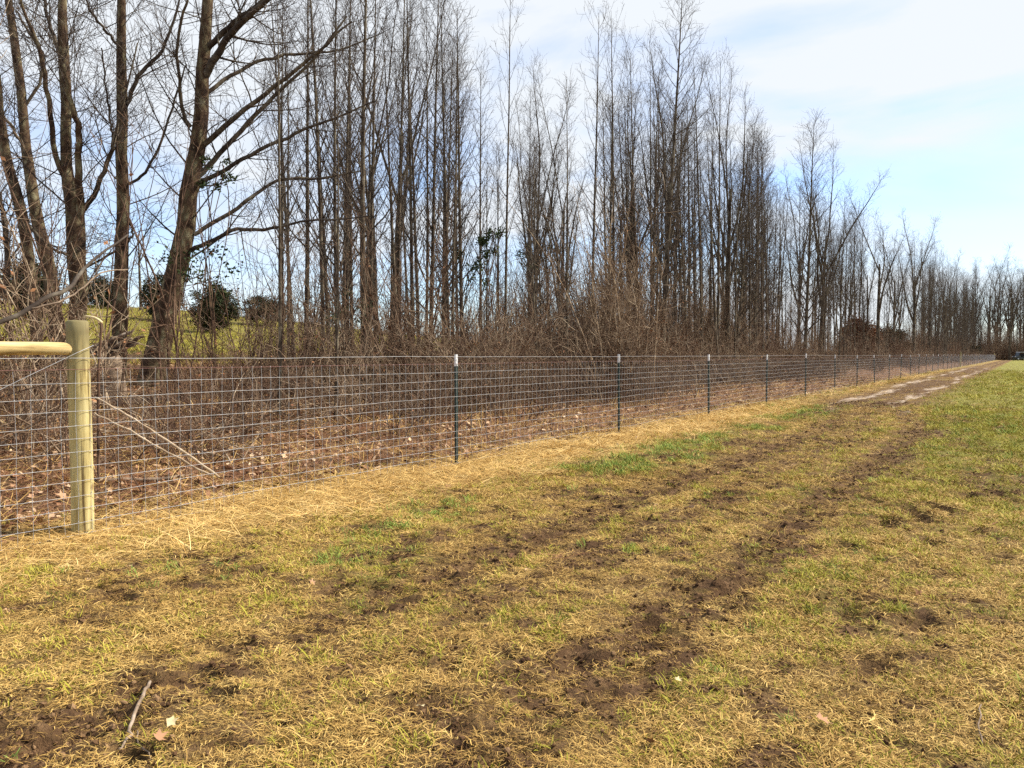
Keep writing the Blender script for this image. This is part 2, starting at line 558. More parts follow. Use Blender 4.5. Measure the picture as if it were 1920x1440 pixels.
def tubes(P, Rr, k, cap=False):
    """P (M,N,3) centre lines, Rr (M,N) radii -> verts, quads of M k-sided tubes"""
    P = np.asarray(P, float)
    Rr = np.asarray(Rr, float)
    Mm, Nn = P.shape[:2]
    tan = np.empty_like(P)
    tan[:, 1:-1] = P[:, 2:] - P[:, :-2]
    tan[:, 0] = P[:, 1] - P[:, 0]
    tan[:, -1] = P[:, -1] - P[:, -2]
    tan /= np.linalg.norm(tan, axis=2, keepdims=True) + 1e-9
    main = tan.mean(1)
    ref = np.where(np.abs(main[:, 2:3]) > 0.8, np.array([[1.0, 0.13, 0.0]]), np.array([[0.0, 0.1, 1.0]]))
    a = np.cross(tan, ref[:, None, :])
    a /= np.linalg.norm(a, axis=2, keepdims=True) + 1e-9
    b = np.cross(tan, a)
    ang = np.arange(k) * 2 * math.pi / k
    V = P[:, :, None, :] + Rr[:, :, None, None] * (np.cos(ang)[None, None, :, None] * a[:, :, None, :] + np.sin(ang)[None, None, :, None] * b[:, :, None, :])
    V = V.reshape(-1, 3)
    i0 = (np.arange(Mm)[:, None, None] * Nn + np.arange(Nn - 1)[None, :, None]) * k
    j = np.arange(k)[None, None, :]
    j2 = (j + 1) % k
    F = np.stack([i0 + j, i0 + j2, i0 + k + j2, i0 + k + j], axis=-1).reshape(-1, 4)
    return V, F


def join(parts):
    Vs, Fs, o = [], [], 0
    for V, F in parts:
        Vs.append(V)
        Fs.append(F + o)
        o += len(V)
    return np.concatenate(Vs), np.concatenate(Fs)


def tube_path(pts, rad, k=8, sub=0, jitter=0.0):
    """one tube along a list of points, smoothed, closed with end caps"""
    P = np.asarray(pts, float)
    rr = np.asarray(rad, float)
    if sub:
        n = len(P)
        s = np.linspace(0, n - 1, (n - 1) * sub + 1)
        i = np.clip(s.astype(int), 0, n - 2)
        f = (s - i)[:, None]
        pm = P[np.clip(i - 1, 0, n - 1)]
        p0, p1 = P[i], P[i + 1]
        p2 = P[np.clip(i + 2, 0, n - 1)]
        Q = 0.5 * (2 * p0 + (p1 - pm) * f + (2 * pm - 5 * p0 + 4 * p1 - p2) * f ** 2 + (3 * p0 - pm - 3 * p1 + p2) * f ** 3)
        rr = np.interp(s, np.arange(n), rr)
        P = Q
    if jitter:
        P = P + rng.normal(0, jitter, P.shape)
    V, F = tubes(P[None], rr[None], k)
    n = len(V)
    V = np.concatenate([V, P[:1], P[-1:]])
    tri = []
    for j in range(k):
        tri.append((n, (j + 1) % k, j))
        b0 = n - k
        tri.append((n + 1, b0 + j, b0 + (j + 1) % k))
    return V, F, np.array(tri)


def box_vf(cx, cy, cz, sx, sy, sz):
    x0, x1, y0, y1, z0, z1 = cx - sx / 2, cx + sx / 2, cy - sy / 2, cy + sy / 2, cz - sz / 2, cz + sz / 2
    V = np.array([(x0, y0, z0), (x1, y0, z0), (x1, y1, z0), (x0, y1, z0), (x0, y0, z1), (x1, y0, z1), (x1, y1, z1), (x0, y1, z1)], float)
    F = np.array([(0, 3, 2, 1), (4, 5, 6, 7), (0, 1, 5, 4), (1, 2, 6, 5), (2, 3, 7, 6), (3, 0, 4, 7)])
    return V, F


def add(name, me, material=None, parent=None, loc=None, label=None, category=None, group=None, kind=None):
    o = bpy.data.objects.new(name, me)
    COL.objects.link(o)
    if me is not None and material is not None:
        me.materials.clear()
        me.materials.append(material)
    if parent is not None:
        o.parent = parent
    if loc is not None:
        o.location = loc
    for k, v in (('label', label), ('category', category), ('group', group), ('kind', kind)):
        if v:
            o[k] = v
    return o


def empty(name, loc, label, category, group=None):
    o = add(name, None, loc=loc, label=label, category=category, group=group)
    o.empty_display_size = 0.2
    return o


# ------------------------------------------------------------------ ground sheet
def axis(fine_a, fine_b, step, lo, hi, g):
    mid = list(np.arange(fine_a, fine_b, step))
    up, s, v = [], step, fine_b
    while v < hi:
        up.append(v)
        s *= g
        v += s
    up.append(hi)
    dn, s, v = [], step, fine_a
    while v > lo:
        s *= g
        v -= s
        dn.append(v)
    return np.array(dn[::-1] + mid + up)


ts = axis(0.3, 11.0, 0.032, -600, 900, 1.022)
us = axis(-7.2, 1.2, 0.034, -700, 900, 1.035)
TT, UU = np.meshgrid(ts, us, indexing='ij')
tt, uu = TT.ravel(), UU.ravel()
zg = ground_z(tt, uu)
xg, yg = tu2xy(tt, uu)
nu = len(us)
ii = (np.arange(len(ts) - 1)[:, None] * nu + np.arange(nu - 1)[None, :]).ravel()
quads = np.stack([ii, ii + 1, ii + nu + 1, ii + nu], axis=1)[:, ::-1]
gm = mesh_from('ground', np.stack([xg, yg, zg], 1), quads)
mg, ms, md, ml, mp = masks(tt, uu)
for nm, chans in (('cover', (mg, ms, md)), ('cover2', (ml, mp, mp))):
    at = gm.color_attributes.new(nm, 'FLOAT_COLOR', 'POINT')
    at.data.foreach_set('color', np.stack([*chans, np.ones_like(mg)], 1).astype(np.float32).ravel())
if gm.polygons[0].normal.z < 0:
    gm.flip_normals()
add('ground', gm, M['ground'], kind='structure', label='muddy winter pasture with dry turf, wheel ruts and leaf-covered bank')


# ------------------------------------------------------------------ fence
fence = empty('wire_fence', (*tu2xy(T0, 0), 0), 'woven wire fence with wooden corner post and dark steel posts receding to the far wood', 'fence')
fx0, fy0 = tu2xy(T0, 0)
fence.rotation_euler = (0, 0, math.pi / 2 - TH)      # local +x runs along the fence, +y behind it


def zf(dt, u=0.0):                                    # smoothed ground height along the fence, local
    return float(ground_z(np.array([T0 + dt]), np.array([u - 0.0]), False)[0])


def wood_post(h, r, seed):
    rs = np.random.default_rng(seed)
    k = 28
    zs = np.concatenate([[-0.3], np.linspace(0, h - 0.012, 22), [h]])
    V = []
    for z in zs:
        rr = r * (1.02 - 0.03 * z / h)
        if z >= h:
            rr -= 0.012
        for j in range(k):
            a = 2 * math.pi * j / k
            q = rr * (1 + 0.018 * math.sin(a * 2 + seed + z) + 0.012 * math.sin(5 * a + 1.3 * seed) + rs.normal(0, 0.004))
            V.append((q * math.cos(a) + 0.006 * math.sin(z * 2 + seed), q * math.sin(a), z))
    F = [(i * k + j, i * k + (j + 1) % k, (i + 1) * k + (j + 1) % k, (i + 1) * k + j) for i in range(len(zs) - 1) for j in range(k)]
    n = len(V)
    V.append((0, 0, h + 0.002))
    b0 = n - k
    T3 = [(n, b0 + j, b0 + (j + 1) % k) for j in range(k)]
    return mesh_from('wooden_post', V, F, T3)


wp = add('wooden_post', wood_post(1.58, 0.074, 1), M['post'], fence, (0, 0.0, 0), label='thick round treated pine corner post with knots and darker head')
wp2 = add('wooden_post', wood_post(1.6, 0.076, 5), M['post'], fence, (-2.35, 0, zf(-2.35)))
V, F, T3 = tube_path([(-2.28, 0, 1.362), (-1.5, -0.004, 1.366), (-0.7, 0.003, 1.372), (-0.2, 0, 1.374), (-0.085, 0, 1.372), (-0.055, 0, 1.37)],
                     [0.045, 0.047, 0.047, 0.046, 0.044, 0.037], 18, 3)
add('brace_rail', mesh_from('brace_rail', V, F, T3), M['rail'], fence, label='peeled pale pine brace rail')

# steel T-posts
def t_post():
    prof = [(-0.017, -0.004), (0.017, -0.004), (0.017, 0.003), (0.004, 0.003), (0.004, 0.032), (-0.004, 0.032), (-0.004, 0.003), (-0.017, 0.003)]
    zs = [-0.4, 1.205]
    V = [(x, y, z) for z in zs for x, y in prof]
    n = len(prof)
    F = [(j, (j + 1) % n, n + (j + 1) % n, n + j) for j in range(n)]
    parts = [(np.array(V, float), np.array(F))]
    for z in np.arange(0.04, 1.2, 0.055):
        parts.append(box_vf(0, -0.0065, z, 0.016, 0.006, 0.022))
    Vj, Fj = join(parts)
    return mesh_from('steel_post', Vj, Fj, smooth=False)


def t_tip():
    prof = [(-0.0175, -0.0045), (0.0175, -0.0045), (0.0175, 0.0035), (0.0045, 0.0035), (0.0045, 0.0325), (-0.0045, 0.0325), (-0.0045, 0.0035), (-0.0175, 0.0035)]
    V = [(x, y, z) for z in (1.203, 1.345) for x, y in prof]
    n = 8
    F = [(j, (j + 1) % n, n + (j + 1) % n, n + j) for j in range(n)]
    F += [(8, 9, 10, 15), (11, 12, 13, 14)]
    parts = [(np.array(V, float), np.array(F))]
    for z in (1.225, 1.28):
        parts.append(box_vf(0, -0.007, z, 0.016, 0.006, 0.022))
    Vj, Fj = join(parts)
    return mesh_from('white_tip', Vj, Fj, smooth=False)


tp_me, tt_me = t_post(), t_tip()
tp_me.materials.append(M['steel_green'])
tt_me.materials.append(M['steel_white'])
NPOST = 45
WOODK = 21
wood_small = wood_post(1.62, 0.075, 9)
wood_small.materials.append(M['post'])
rs = np.random.default_rng(3)
for k in range(1, NPOST + 1):
    dt = k * SP + rs.uniform(-0.05, 0.05)
    if k == WOODK:
        o = add('wooden_post', wood_small, None, fence, (dt, 0.02, zf(dt)), label='wooden line post with pale sawn top among steel posts')
        continue
    o = add('steel_post', tp_me, None, fence, (dt, -0.058, zf(dt) + rs.uniform(-0.02, 0.015)))
    o.rotation_euler = (R(rs.normal(0, 0.9)), R(rs.normal(0, 1.0)), R(rs.normal(0, 6)))
    c = add('white_tip', tt_me, None, o)
DT_END = (NPOST + 2.0) * SP
for dt in (DT_END - 2.6, DT_END):
    add('wooden_post', wood_small, None, fence, (dt, 0.02, zf(dt)))
V, F, T3 = tube_path([(-1.3, 0, 0), (1.3, 0, 0)], [0.06, 0.06], 10)
add('brace_rail', mesh_from('brace_rail', V, F, T3), M['rail'], fence, (DT_END - 1.3, 0.02, zf(DT_END) + 1.45))

# line wires
WZ = [1.303, 1.222] + [1.118 - 0.1 * i for i in range(12)]
dts = np.concatenate([np.arange(-2.35, 30, 0.28), np.arange(30, DT_END, 1.1), [DT_END]])
zgr = ground_z(T0 + dts, np.zeros_like(dts), False)
YW = -0.082


def sag(dts, amp, ph):
    return amp * (vnoise(dts * 0.6 + ph, dts * 0 + ph) - 0.5) + 0.4 * amp * (vnoise(dts * 2.3 + ph, dts * 0 + 2 * ph) - 0.5)


for i, wz in enumerate(WZ):
    amp = 0.012 if i == 0 else 0.016 + 0.022 * (i / 13.0)
    P = np.stack([dts, YW + sag(dts, 0.014, 5.1 * i + 1), wz + zgr + sag(dts, amp, 3.7 * i + 2)], 1)
    V, F = tubes(P[None], np.full((1, len(P)), 0.0021 if i == 0 else 0.0017), 4)
    add('line_wire', mesh_from('line_wire', V, F), M['wire_red'] if i == 1 else M['wire'], fence,
        label='rust red second strand' if i == 1 else None)

# stay wires with their knots
def stay(seed):
    r = np.random.default_rng(seed)
    zs = np.array(sorted(WZ[1:]))
    x = np.cumsum(r.normal(0, 0.0028, len(zs)))
    P = np.stack([x - x.mean(), r.normal(0, 0.002, len(zs)), zs], 1)
    parts = [tubes(P[None], np.full((1, len(P)), 0.0015), 3)]
    for p in P:
        parts.append(box_vf(p[0], p[1], p[2], 0.007, 0.004, 0.005))
    return join(parts)


stays = []
for s in range(6):
    V, F = stay(s)
    me = mesh_from('stay_wire', V, F)
    me.materials.append(M['wire'])
    stays.append((me, V, F))
NST = 290
st_x = np.arange(-2.3, DT_END, 0.1016)
for i in range(NST):
    x = st_x[i]
    add('stay_wire', stays[i % 6][0], None, fence, (x, YW + float(sag(np.array([x]), 0.014, 9.0)[0]), float(np.interp(x, dts, zgr))))
far_x = st_x[NST:]
zs = np.array([0.02, 1.22])
P = np.zeros((len(far_x), 2, 3))
P[:, :, 0] = far_x[:, None]
P[:, :, 1] = YW
P[:, :, 2] = np.interp(far_x, dts, zgr)[:, None] + zs[None]
V, F = tubes(P, np.full(P.shape[:2], 0.0016), 3)
add('stay_wire', mesh_from('far_stay_wires', V, F), M['wire'], fence, kind='stuff')

# brace wire from the corner post down to the next post
P = np.array([(0.06, -0.08, 1.385), (-0.06, -0.10, 1.345), (-1.2, -0.08, 0.78), (-2.4, 0.0, 0.15)])
V, F, T3 = tube_path(P, [0.0019] * 4, 5, 3)
add('brace_wire', mesh_from('brace_wire', V, F, T3), M['wire'], fence)


# ------------------------------------------------------------------ bare trees
UP = np.array([0.0, 0.0, 1.0])


def interp_path(P, s):
    """P (M,N,3), s (M,K) in 0..1 -> points, tangents (M,K,3) and fractional index"""
    Mm, Nn = P.shape[:2]
    x = np.clip(s, 0, 0.9999) * (Nn - 1)
    i = x.astype(int)
    f = (x - i)[..., None]
    m = np.arange(Mm)[:, None]
    a, b = P[m, i], P[m, i + 1]
    d = b - a
    d /= np.linalg.norm(d, axis=2, keepdims=True) + 1e-9
    return a * (1 - f) + b * f, d, i, f[..., 0]


def grow(rs, P, Rr, per, s0, s1, ang, length, n, up=0.1, wob=0.1, rfac=0.5, rmin=0.004, rtip=0.0025, spow=1.0, pull=None):
    Mm = P.shape[0]
    s = (np.arange(per)[None, :] + rs.random((Mm, per))) / per
    s = s0 + (s1 - s0) * s ** spow
    p, d, i, f = interp_path(P, s)
    m = np.arange(Mm)[:, None]
    rad = Rr[m, i] * (1 - f) + Rr[m, i + 1] * f
    K = Mm * per
    p = p.reshape(K, 3)
    d = d.reshape(K, 3)
    s = s.reshape(K)
    rad = rad.reshape(K)
    ref = np.where(np.abs(d[:, 2:3]) > 0.9, np.array([[1.0, 0, 0]]), UP[None])
    a = np.cross(d, ref)
    a /= np.linalg.norm(a, axis=1, keepdims=True) + 1e-9
    b = np.cross(d, a)
    az = (np.arange(K) * 2.39996 + rs.uniform(0, 1.2, K) + rs.uniform(0, 6.28))[:, None]
    side = np.cos(az) * a + np.sin(az) * b
    th = np.radians(rs.uniform(ang[0], ang[1], K))[:, None]
    v = np.cos(th) * d + np.sin(th) * side
    L = length(s, rs, K)
    step = (L / (n - 1))[:, None]
    Q = np.empty((K, n, 3))
    Q[:, 0] = p
    for j in range(1, n):
        v = v + up * UP[None] + rs.normal(0, wob, (K, 3))
        if pull is not None:
            v = v + pull
        v /= np.linalg.norm(v, axis=1, keepdims=True)
        Q[:, j] = Q[:, j - 1] + v * step
    r_0 = np.maximum(np.minimum(rad * rfac, rad * 0.9), rmin)
    w = np.linspace(0, 1, n)[None, :]
    Rq = np.maximum(r_0[:, None] * (1 - w) ** 0.8, 0) + rtip * w
    return Q, Rq


def trunk_path(rs, H, r0, lean, n=18, wob=0.02, tip=0.006, pw=0.85):
    P = np.zeros((1, n, 3))
    s = np.linspace(0, 1, n)
    P[0, :, 2] = s * H
    wx = np.cumsum(np.cumsum(rs.normal(0, wob, n))) * H / n * 0.35
    wy = np.cumsum(np.cumsum(rs.normal(0, wob, n))) * H / n * 0.35
    P[0, :, 0] = lean[0] * H * s ** 1.2 + wx - wx[0]
    P[0, :, 1] = lean[1] * H * s ** 1.2 + wy - wy[0]
    P[0, 1:, 0:2] -= (P[0, 1, 0:2] - P[0, 0, 0:2]) * 0.5
    Rr = (r0 * (1 - s) ** pw + tip)[None]
    Rr[0, 0] *= 1.25
    return P, Rr


def crown_parts(rs, P, Rr, n1, s0, ang1, L1, n2, n3, up1=0.10, ext=1.0, pull=None, fine=1.0, rf1=0.38):
    B1, R1 = grow(rs, P, Rr, n1, s0, 0.985, ang1, L1, 9, up1, 0.07, rf1, 0.007, 0.0035, 0.85, pull)
    B2, R2 = grow(rs, B1, R1, n2, 0.18, 0.97, (25, 60), lambda s, r, k: ext * r.uniform(0.35, 1.0, k) * (1.15 - 0.75 * s), 5, 0.10, 0.10, 0.55, 0.0045 * fine, 0.003 * fine)
    B3, R3 = grow(rs, B2, R2, n3, 0.2, 0.97, (25, 65), lambda s, r, k: ext * r.uniform(0.12, 0.42, k), 3, 0.08, 0.12, 0.6, 0.0034 * fine, 0.0024 * fine)
    limbs = tubes(B1, R1, 4)
    tw = join([tubes(B2, R2, 3), tubes(B3, R3, 3)])
    return limbs, tw


def trunk_mesh(P, Rr, k=9):
    V, F = tubes(P, Rr, k)
    return mesh_from('trunk', V, F)


def two_mat_mesh(name, A, B, ma, mb):
    V, F = join([A, B])
    me = mesh_from(name, V, F)
    me.materials.append(ma)
    me.materials.append(mb)
    idx = np.zeros(len(F), np.int32)
    idx[len(A[1]):] = 1
    me.polygons.foreach_set('material_index', idx)
    return me


def make_tree_meshes(seed, H, r0, style='slim', lean=(0, 0)):
    rs = np.random.default_rng(seed)
    if style == 'slim':
        P, Rr = trunk_path(rs, H, r0, lean, 18, 0.018)
        L1 = lambda s, r, k: H * (0.055 + 0.20 * np.clip((1 - s), 0, 1) ** 0.8) * r.uniform(0.45, 1.25, k)
        limbs, tw = crown_parts(rs, P, Rr, 40, rs.uniform(0.14, 0.34), (30, 55), L1, 5, 2, 0.10)
        stems = tubes(P, Rr, 8)
    elif style == 'feather':                       # dense ascending fine branches almost to the ground
        P, Rr = trunk_path(rs, H, r0, lean, 18, 0.014)
        L1 = lambda s, r, k: H * (0.04 + 0.20 * np.clip((1 - s), 0, 1) ** 0.75) * r.uniform(0.6, 1.15, k)
        limbs, tw = crown_parts(rs, P, Rr, 64, 0.12, (36, 58), L1, 6, 2, 0.09)
        stems = tubes(P, Rr, 8)
    elif style == 'sparse':                        # few long upswept limbs
        P, Rr = trunk_path(rs, H, r0, lean, 18, 0.016)
        L1 = lambda s, r, k: H * (0.06 + 0.20 * np.clip((1 - s), 0, 1) ** 0.8) * r.uniform(0.6, 1.2, k)
        limbs, tw = crown_parts(rs, P, Rr, 26, 0.34, (35, 55), L1, 4, 2, 0.13)
        stems = tubes(P, Rr, 8)
    elif style == 'fork':
        P, Rr = trunk_path(rs, H * 0.62, r0, lean, 12, 0.02, r0 * 0.45)
        K = rs.integers(3, 6)
        Q, Rq = grow(rs, P, Rr, int(K), 0.35, 0.97, (14, 34), lambda s, r, k: H * r.uniform(0.42, 0.62, k), 12, 0.05, 0.05, 0.75, r0 * 0.4, 0.005)
        L1 = lambda s, r, k: H * (0.03 + 0.11 * np.clip((1 - s), 0, 1)) * r.uniform(0.6, 1.2, k)
        limbs, tw = crown_parts(rs, Q, Rq, 16, 0.12, (30, 55), L1, 6, 2, 0.10)
        stems = join([tubes(P, Rr, 8), tubes(Q, Rq, 6)])
    else:                                          # 'pole': thin sapling
        P, Rr = trunk_path(rs, H, r0, lean, 16, 0.03)
        L1 = lambda s, r, k: H * (0.04 + 0.13 * np.clip((1 - s), 0, 1)) * r.uniform(0.5, 1.2, k)
        limbs, tw = crown_parts(rs, P, Rr, 30, 0.12, (28, 60), L1, 5, 2, 0.09)
        stems = tubes(P, Rr, 6)
    tm = mesh_from('trunk', *stems)
    cm = two_mat_mesh('crown', limbs, tw, M['limb'], M['twig'])
    return tm, cm


VAR = []
specs = [('slim', 13, .076), ('slim', 14, .09), ('slim', 12, .066), ('slim', 14.5, .10), ('slim', 12.5, .07), ('feather', 13.5, .10), ('feather', 12, .085),
         ('sparse', 13, .07), ('sparse', 14, .09), ('fork', 13, .11), ('fork', 12, .10), ('pole', 9, .045), ('pole', 8, .04), ('pole', 7, .035), ('pole', 10, .05)]
for i, (stl, H, r0) in enumerate(specs):
    tm, cm = make_tree_meshes(100 + i, H, r0, stl, (rng.normal(0, 0.02), rng.normal(0, 0.02)))
    tm.materials.append(M['bark_slim'])
    VAR.append((tm, cm, stl, H))


def put_tree(v, x, y, H, label, group=None, rot=None, lean=(0, 0), wide=1.0, name='bare_tree', zoff=-0.12):
    tm, cm, stl, h0 = VAR[v]
    s = H / h0
    e = empty(name, (x, y, float(gz(x, y)[0]) + zoff), label, 'tree', group)
    e.rotation_euler = (lean[1], lean[0], rot if rot is not None else random.uniform(0, 6.28))
    e.scale = (s * wide * 0.93, s * wide * 0.93, s)
    add('trunk', tm, None, e)
    add('crown', cm, None, e)
    return e


def hero(name, paths, Y, label, seed, limbs_px=(), n1=14, ext=1.2, style_mat='bark_big', s0=0.3, len1=2.2, n2=6, n3=3, gy=None, limb_n=12):
    """A tree whose stem and main limbs follow what the photograph shows. Each path is a list of
    (column, row, width px); the stem stands at its own distance Y."""
    rs = np.random.default_rng(seed)
    base = at_depth(paths[0][0][0], paths[0][0][1], Y)
    zb = float(gz(base[0], base[1])[0]) - 0.15
    org = np.array([base[0], base[1], zb])
    e = empty(name, tuple(org), label, 'tree')
    main = []
    allP, allR = [], []
    for ip, path in enumerate(list(paths) + list(limbs_px)):
        dy0 = 0.0
        pts, rad = [], []
        lim = ip >= len(paths)
        slope = rs.uniform(-0.5, 0.5) if (lim or ip) else 0.0
        ln = 0.0
        prev = None
        for (a, b, w) in path:
            q = at_depth(a, b, Y)
            if prev is not None:
                ln += np.linalg.norm(q - prev)
            prev = q
            yy = Y + slope * ln
            q = at_depth(a, b, yy)
            pts.append(q - org)
            rad.append(0.5 * 0.88 * w / F_PX * yy)
        if ip == 0:
            pts.insert(0, np.array([pts[0][0] - 0.3 * (pts[1][0] - pts[0][0]), 0, -0.1]))
            rad.insert(0, rad[0] * 1.3)
        n = len(pts)
        P = np.array(pts)
        sm = np.linspace(0, n - 1, 20)
        i = np.clip(sm.astype(int), 0, n - 2)
        f = (sm - i)[:, None]
        pm, p0, p1, p2 = P[np.clip(i - 1, 0, n - 1)], P[i], P[i + 1], P[np.clip(i + 2, 0, n - 1)]
        Q = 0.5 * (2 * p0 + (p1 - pm) * f + (2 * pm - 5 * p0 + 4 * p1 - p2) * f ** 2 + (3 * p0 - pm - 3 * p1 + p2) * f ** 3)
        Q[1:-1] += rs.normal(0, 0.012, (18, 3))
        rr = np.interp(sm, np.arange(n), rad)
        V, F = tubes(Q[None], rr[None], 12 if ip == 0 else 8)
        nm = 'trunk' if ip == 0 else ('stem' if not lim else 'limb')
        me = mesh_from(nm, V, F)
        o = add(nm, me, M[style_mat] if not lim else M['limb' if rs.random() < 0.5 else 'bark_slim'], e)
        allP.append((Q, rr, lim))
    tw_l, tw_t = [], []
    for (Q, rr, lim) in allP:
        L1 = (lambda s, r, k: len1 * r.uniform(0.5, 1.5, k) * (1.1 - 0.4 * s)) if not lim else (lambda s, r, k: 0.62 * len1 * r.uniform(0.4, 1.2, k))
        a, b = crown_parts(rs, Q[None], rr[None], 2 * n1 if not lim else limb_n, s0 if not lim else 0.15, (30, 75), L1, n2, n3, 0.04, 1.0, rf1=0.11 if not lim else 0.35)
        tw_l.append(a)
        tw_t.append(b)
    cm = two_mat_mesh('crown', join(tw_l), join(tw_t), M['limb'], M['twig'])
    add('crown', cm, None, e)
    return e


# the large trees at the left
hero('sycamore_tree', [[(283, 722, 58), (300, 640, 50), (318, 560, 46), (345, 450, 40), (360, 340, 36), (372, 250, 32), (382, 120, 26), (390, 0, 22), (398, -140, 16), (402, -300, 8)]], 16.5,
     'big brown leaning tree trunk with long limbs reaching right', 1,
     [[(386, 95, 13), (430, 50, 11), (480, 12, 9), (560, -60, 6)],
      [(382, 150, 17), (410, 95, 15), (450, 45, 13), (505, -5, 10), (570, -60, 6)],
      [(384, 178, 9), (430, 145, 8), (490, 113, 7), (560, 100, 6), (640, 92, 4), (720, 60, 2)],
      [(378, 275, 12), (420, 240, 11), (490, 180, 9), (545, 140, 8), (600, 95, 6), (660, 40, 3)],
      [(372, 330, 13), (410, 290, 11), (460, 235, 10), (520, 175, 8), (590, 110, 6), (650, 30, 3)],
      [(368, 345, 10), (420, 320, 9), (480, 285, 8), (545, 255, 7), (620, 225, 5), (700, 190, 3)],
      [(364, 440, 9), (400, 418, 9), (450, 388, 8), (500, 348, 7), (540, 336, 6), (600, 334, 5), (680, 320, 3)],
      [(358, 470, 10), (400, 450, 9), (440, 430, 8), (500, 430, 7), (570, 415, 5), (690, 405, 3)],
      [(358, 238, 9), (344, 215, 8), (336, 160, 7), (333, 70, 6), (350, 0, 5), (365, -80, 3)]], n1=16, s0=0.35)
hero('sycamore_tree', [[(222, 716, 34), (224, 640, 31), (228, 480, 27), (231, 380, 25), (229, 250, 23), (227, 120, 20), (229, 0, 17), (233, -140, 12), (236, -300, 6)]], 17.2,
     'straight mottled tree trunk between the leaning tree and the wooden post', 2,
     [[(238, 195, 9), (252, 160, 9), (268, 130, 8), (300, 100, 7), (320, 55, 6), (338, 0, 4), (350, -60, 2)],
      [(238, 345, 6), (270, 325, 6), (300, 270, 5), (330, 180, 4), (350, 120, 3)],
      [(220, 270, 6), (208, 240, 5), (200, 170, 4), (190, 90, 3)],
      [(235, 410, 5), (248, 430, 5), (243, 450, 5), (200, 480, 5), (150, 510, 4)],
      [(226, 90, 6), (200, 60, 6), (170, 20, 5), (150, -40, 3)]], n1=12, s0=0.3)
hero('sycamore_tree', [[(147, 690, 34), (146, 600, 34), (144, 500, 36), (142, 430, 38), (136, 380, 34), (126, 330, 22), (124, 250, 20), (124, 150, 22), (119, 60, 20), (117, 0, 16), (112, -120, 11), (108, -280, 5)],
                       [(150, 420, 20), (150, 360, 17), (147, 300, 14), (147, 240, 13), (134, 196, 11), (126, 150, 9), (118, 120, 8)],
                       [(128, 350, 13), (108, 300, 12), (96, 230, 11), (86, 160, 10), (75, 95, 9), (62, 60, 8), (45, 20, 6), (25, -50, 3)]], 15.2,
     'multi-stemmed tree rising directly behind the wooden corner post', 3,
     [[(152, 400, 11), (172, 372, 11), (190, 330, 10), (207, 290, 9), (215, 262, 9), (222, 225, 6), (240, 160, 4), (258, 80, 3)],
      [(124, 130, 10), (105, 80, 8), (88, 30, 7), (80, -30, 5)]], n1=10, s0=0.35)
hero('sycamore_tree', [[(112, 690, 30), (104, 600, 28), (90, 500, 27), (68, 400, 24), (52, 300, 20), (42, 200, 18), (30, 100, 17), (17, 0, 14), (5, -120, 10), (-10, -260, 5)]], 17.8,
     'slanting grey-green tree trunk near the left edge, leaning left', 4,
     [[(56, 330, 8), (40, 270, 7), (10, 220, 6), (-30, 180, 4)], [(45, 200, 7), (70, 160, 6), (82, 110, 6), (60, 70, 5), (30, 20, 4)]], n1=12, s0=0.3)
hero('sycamore_tree', [[(75, 690, 24), (62, 560, 22), (50, 440, 22), (32, 370, 22), (14, 300, 20), (2, 220, 18), (-8, 120, 15), (-20, 0, 12), (-30, -150, 7)]], 14.6,
     'leftmost tree trunk, bending out of the frame at the edge', 5,
     [[(8, 560, 14), (14, 470, 12), (6, 400, 11), (-10, 330, 8)], [(30, 380, 8), (50, 420, 7), (90, 460, 6), (130, 480, 5)]], n1=12, s0=0.25)

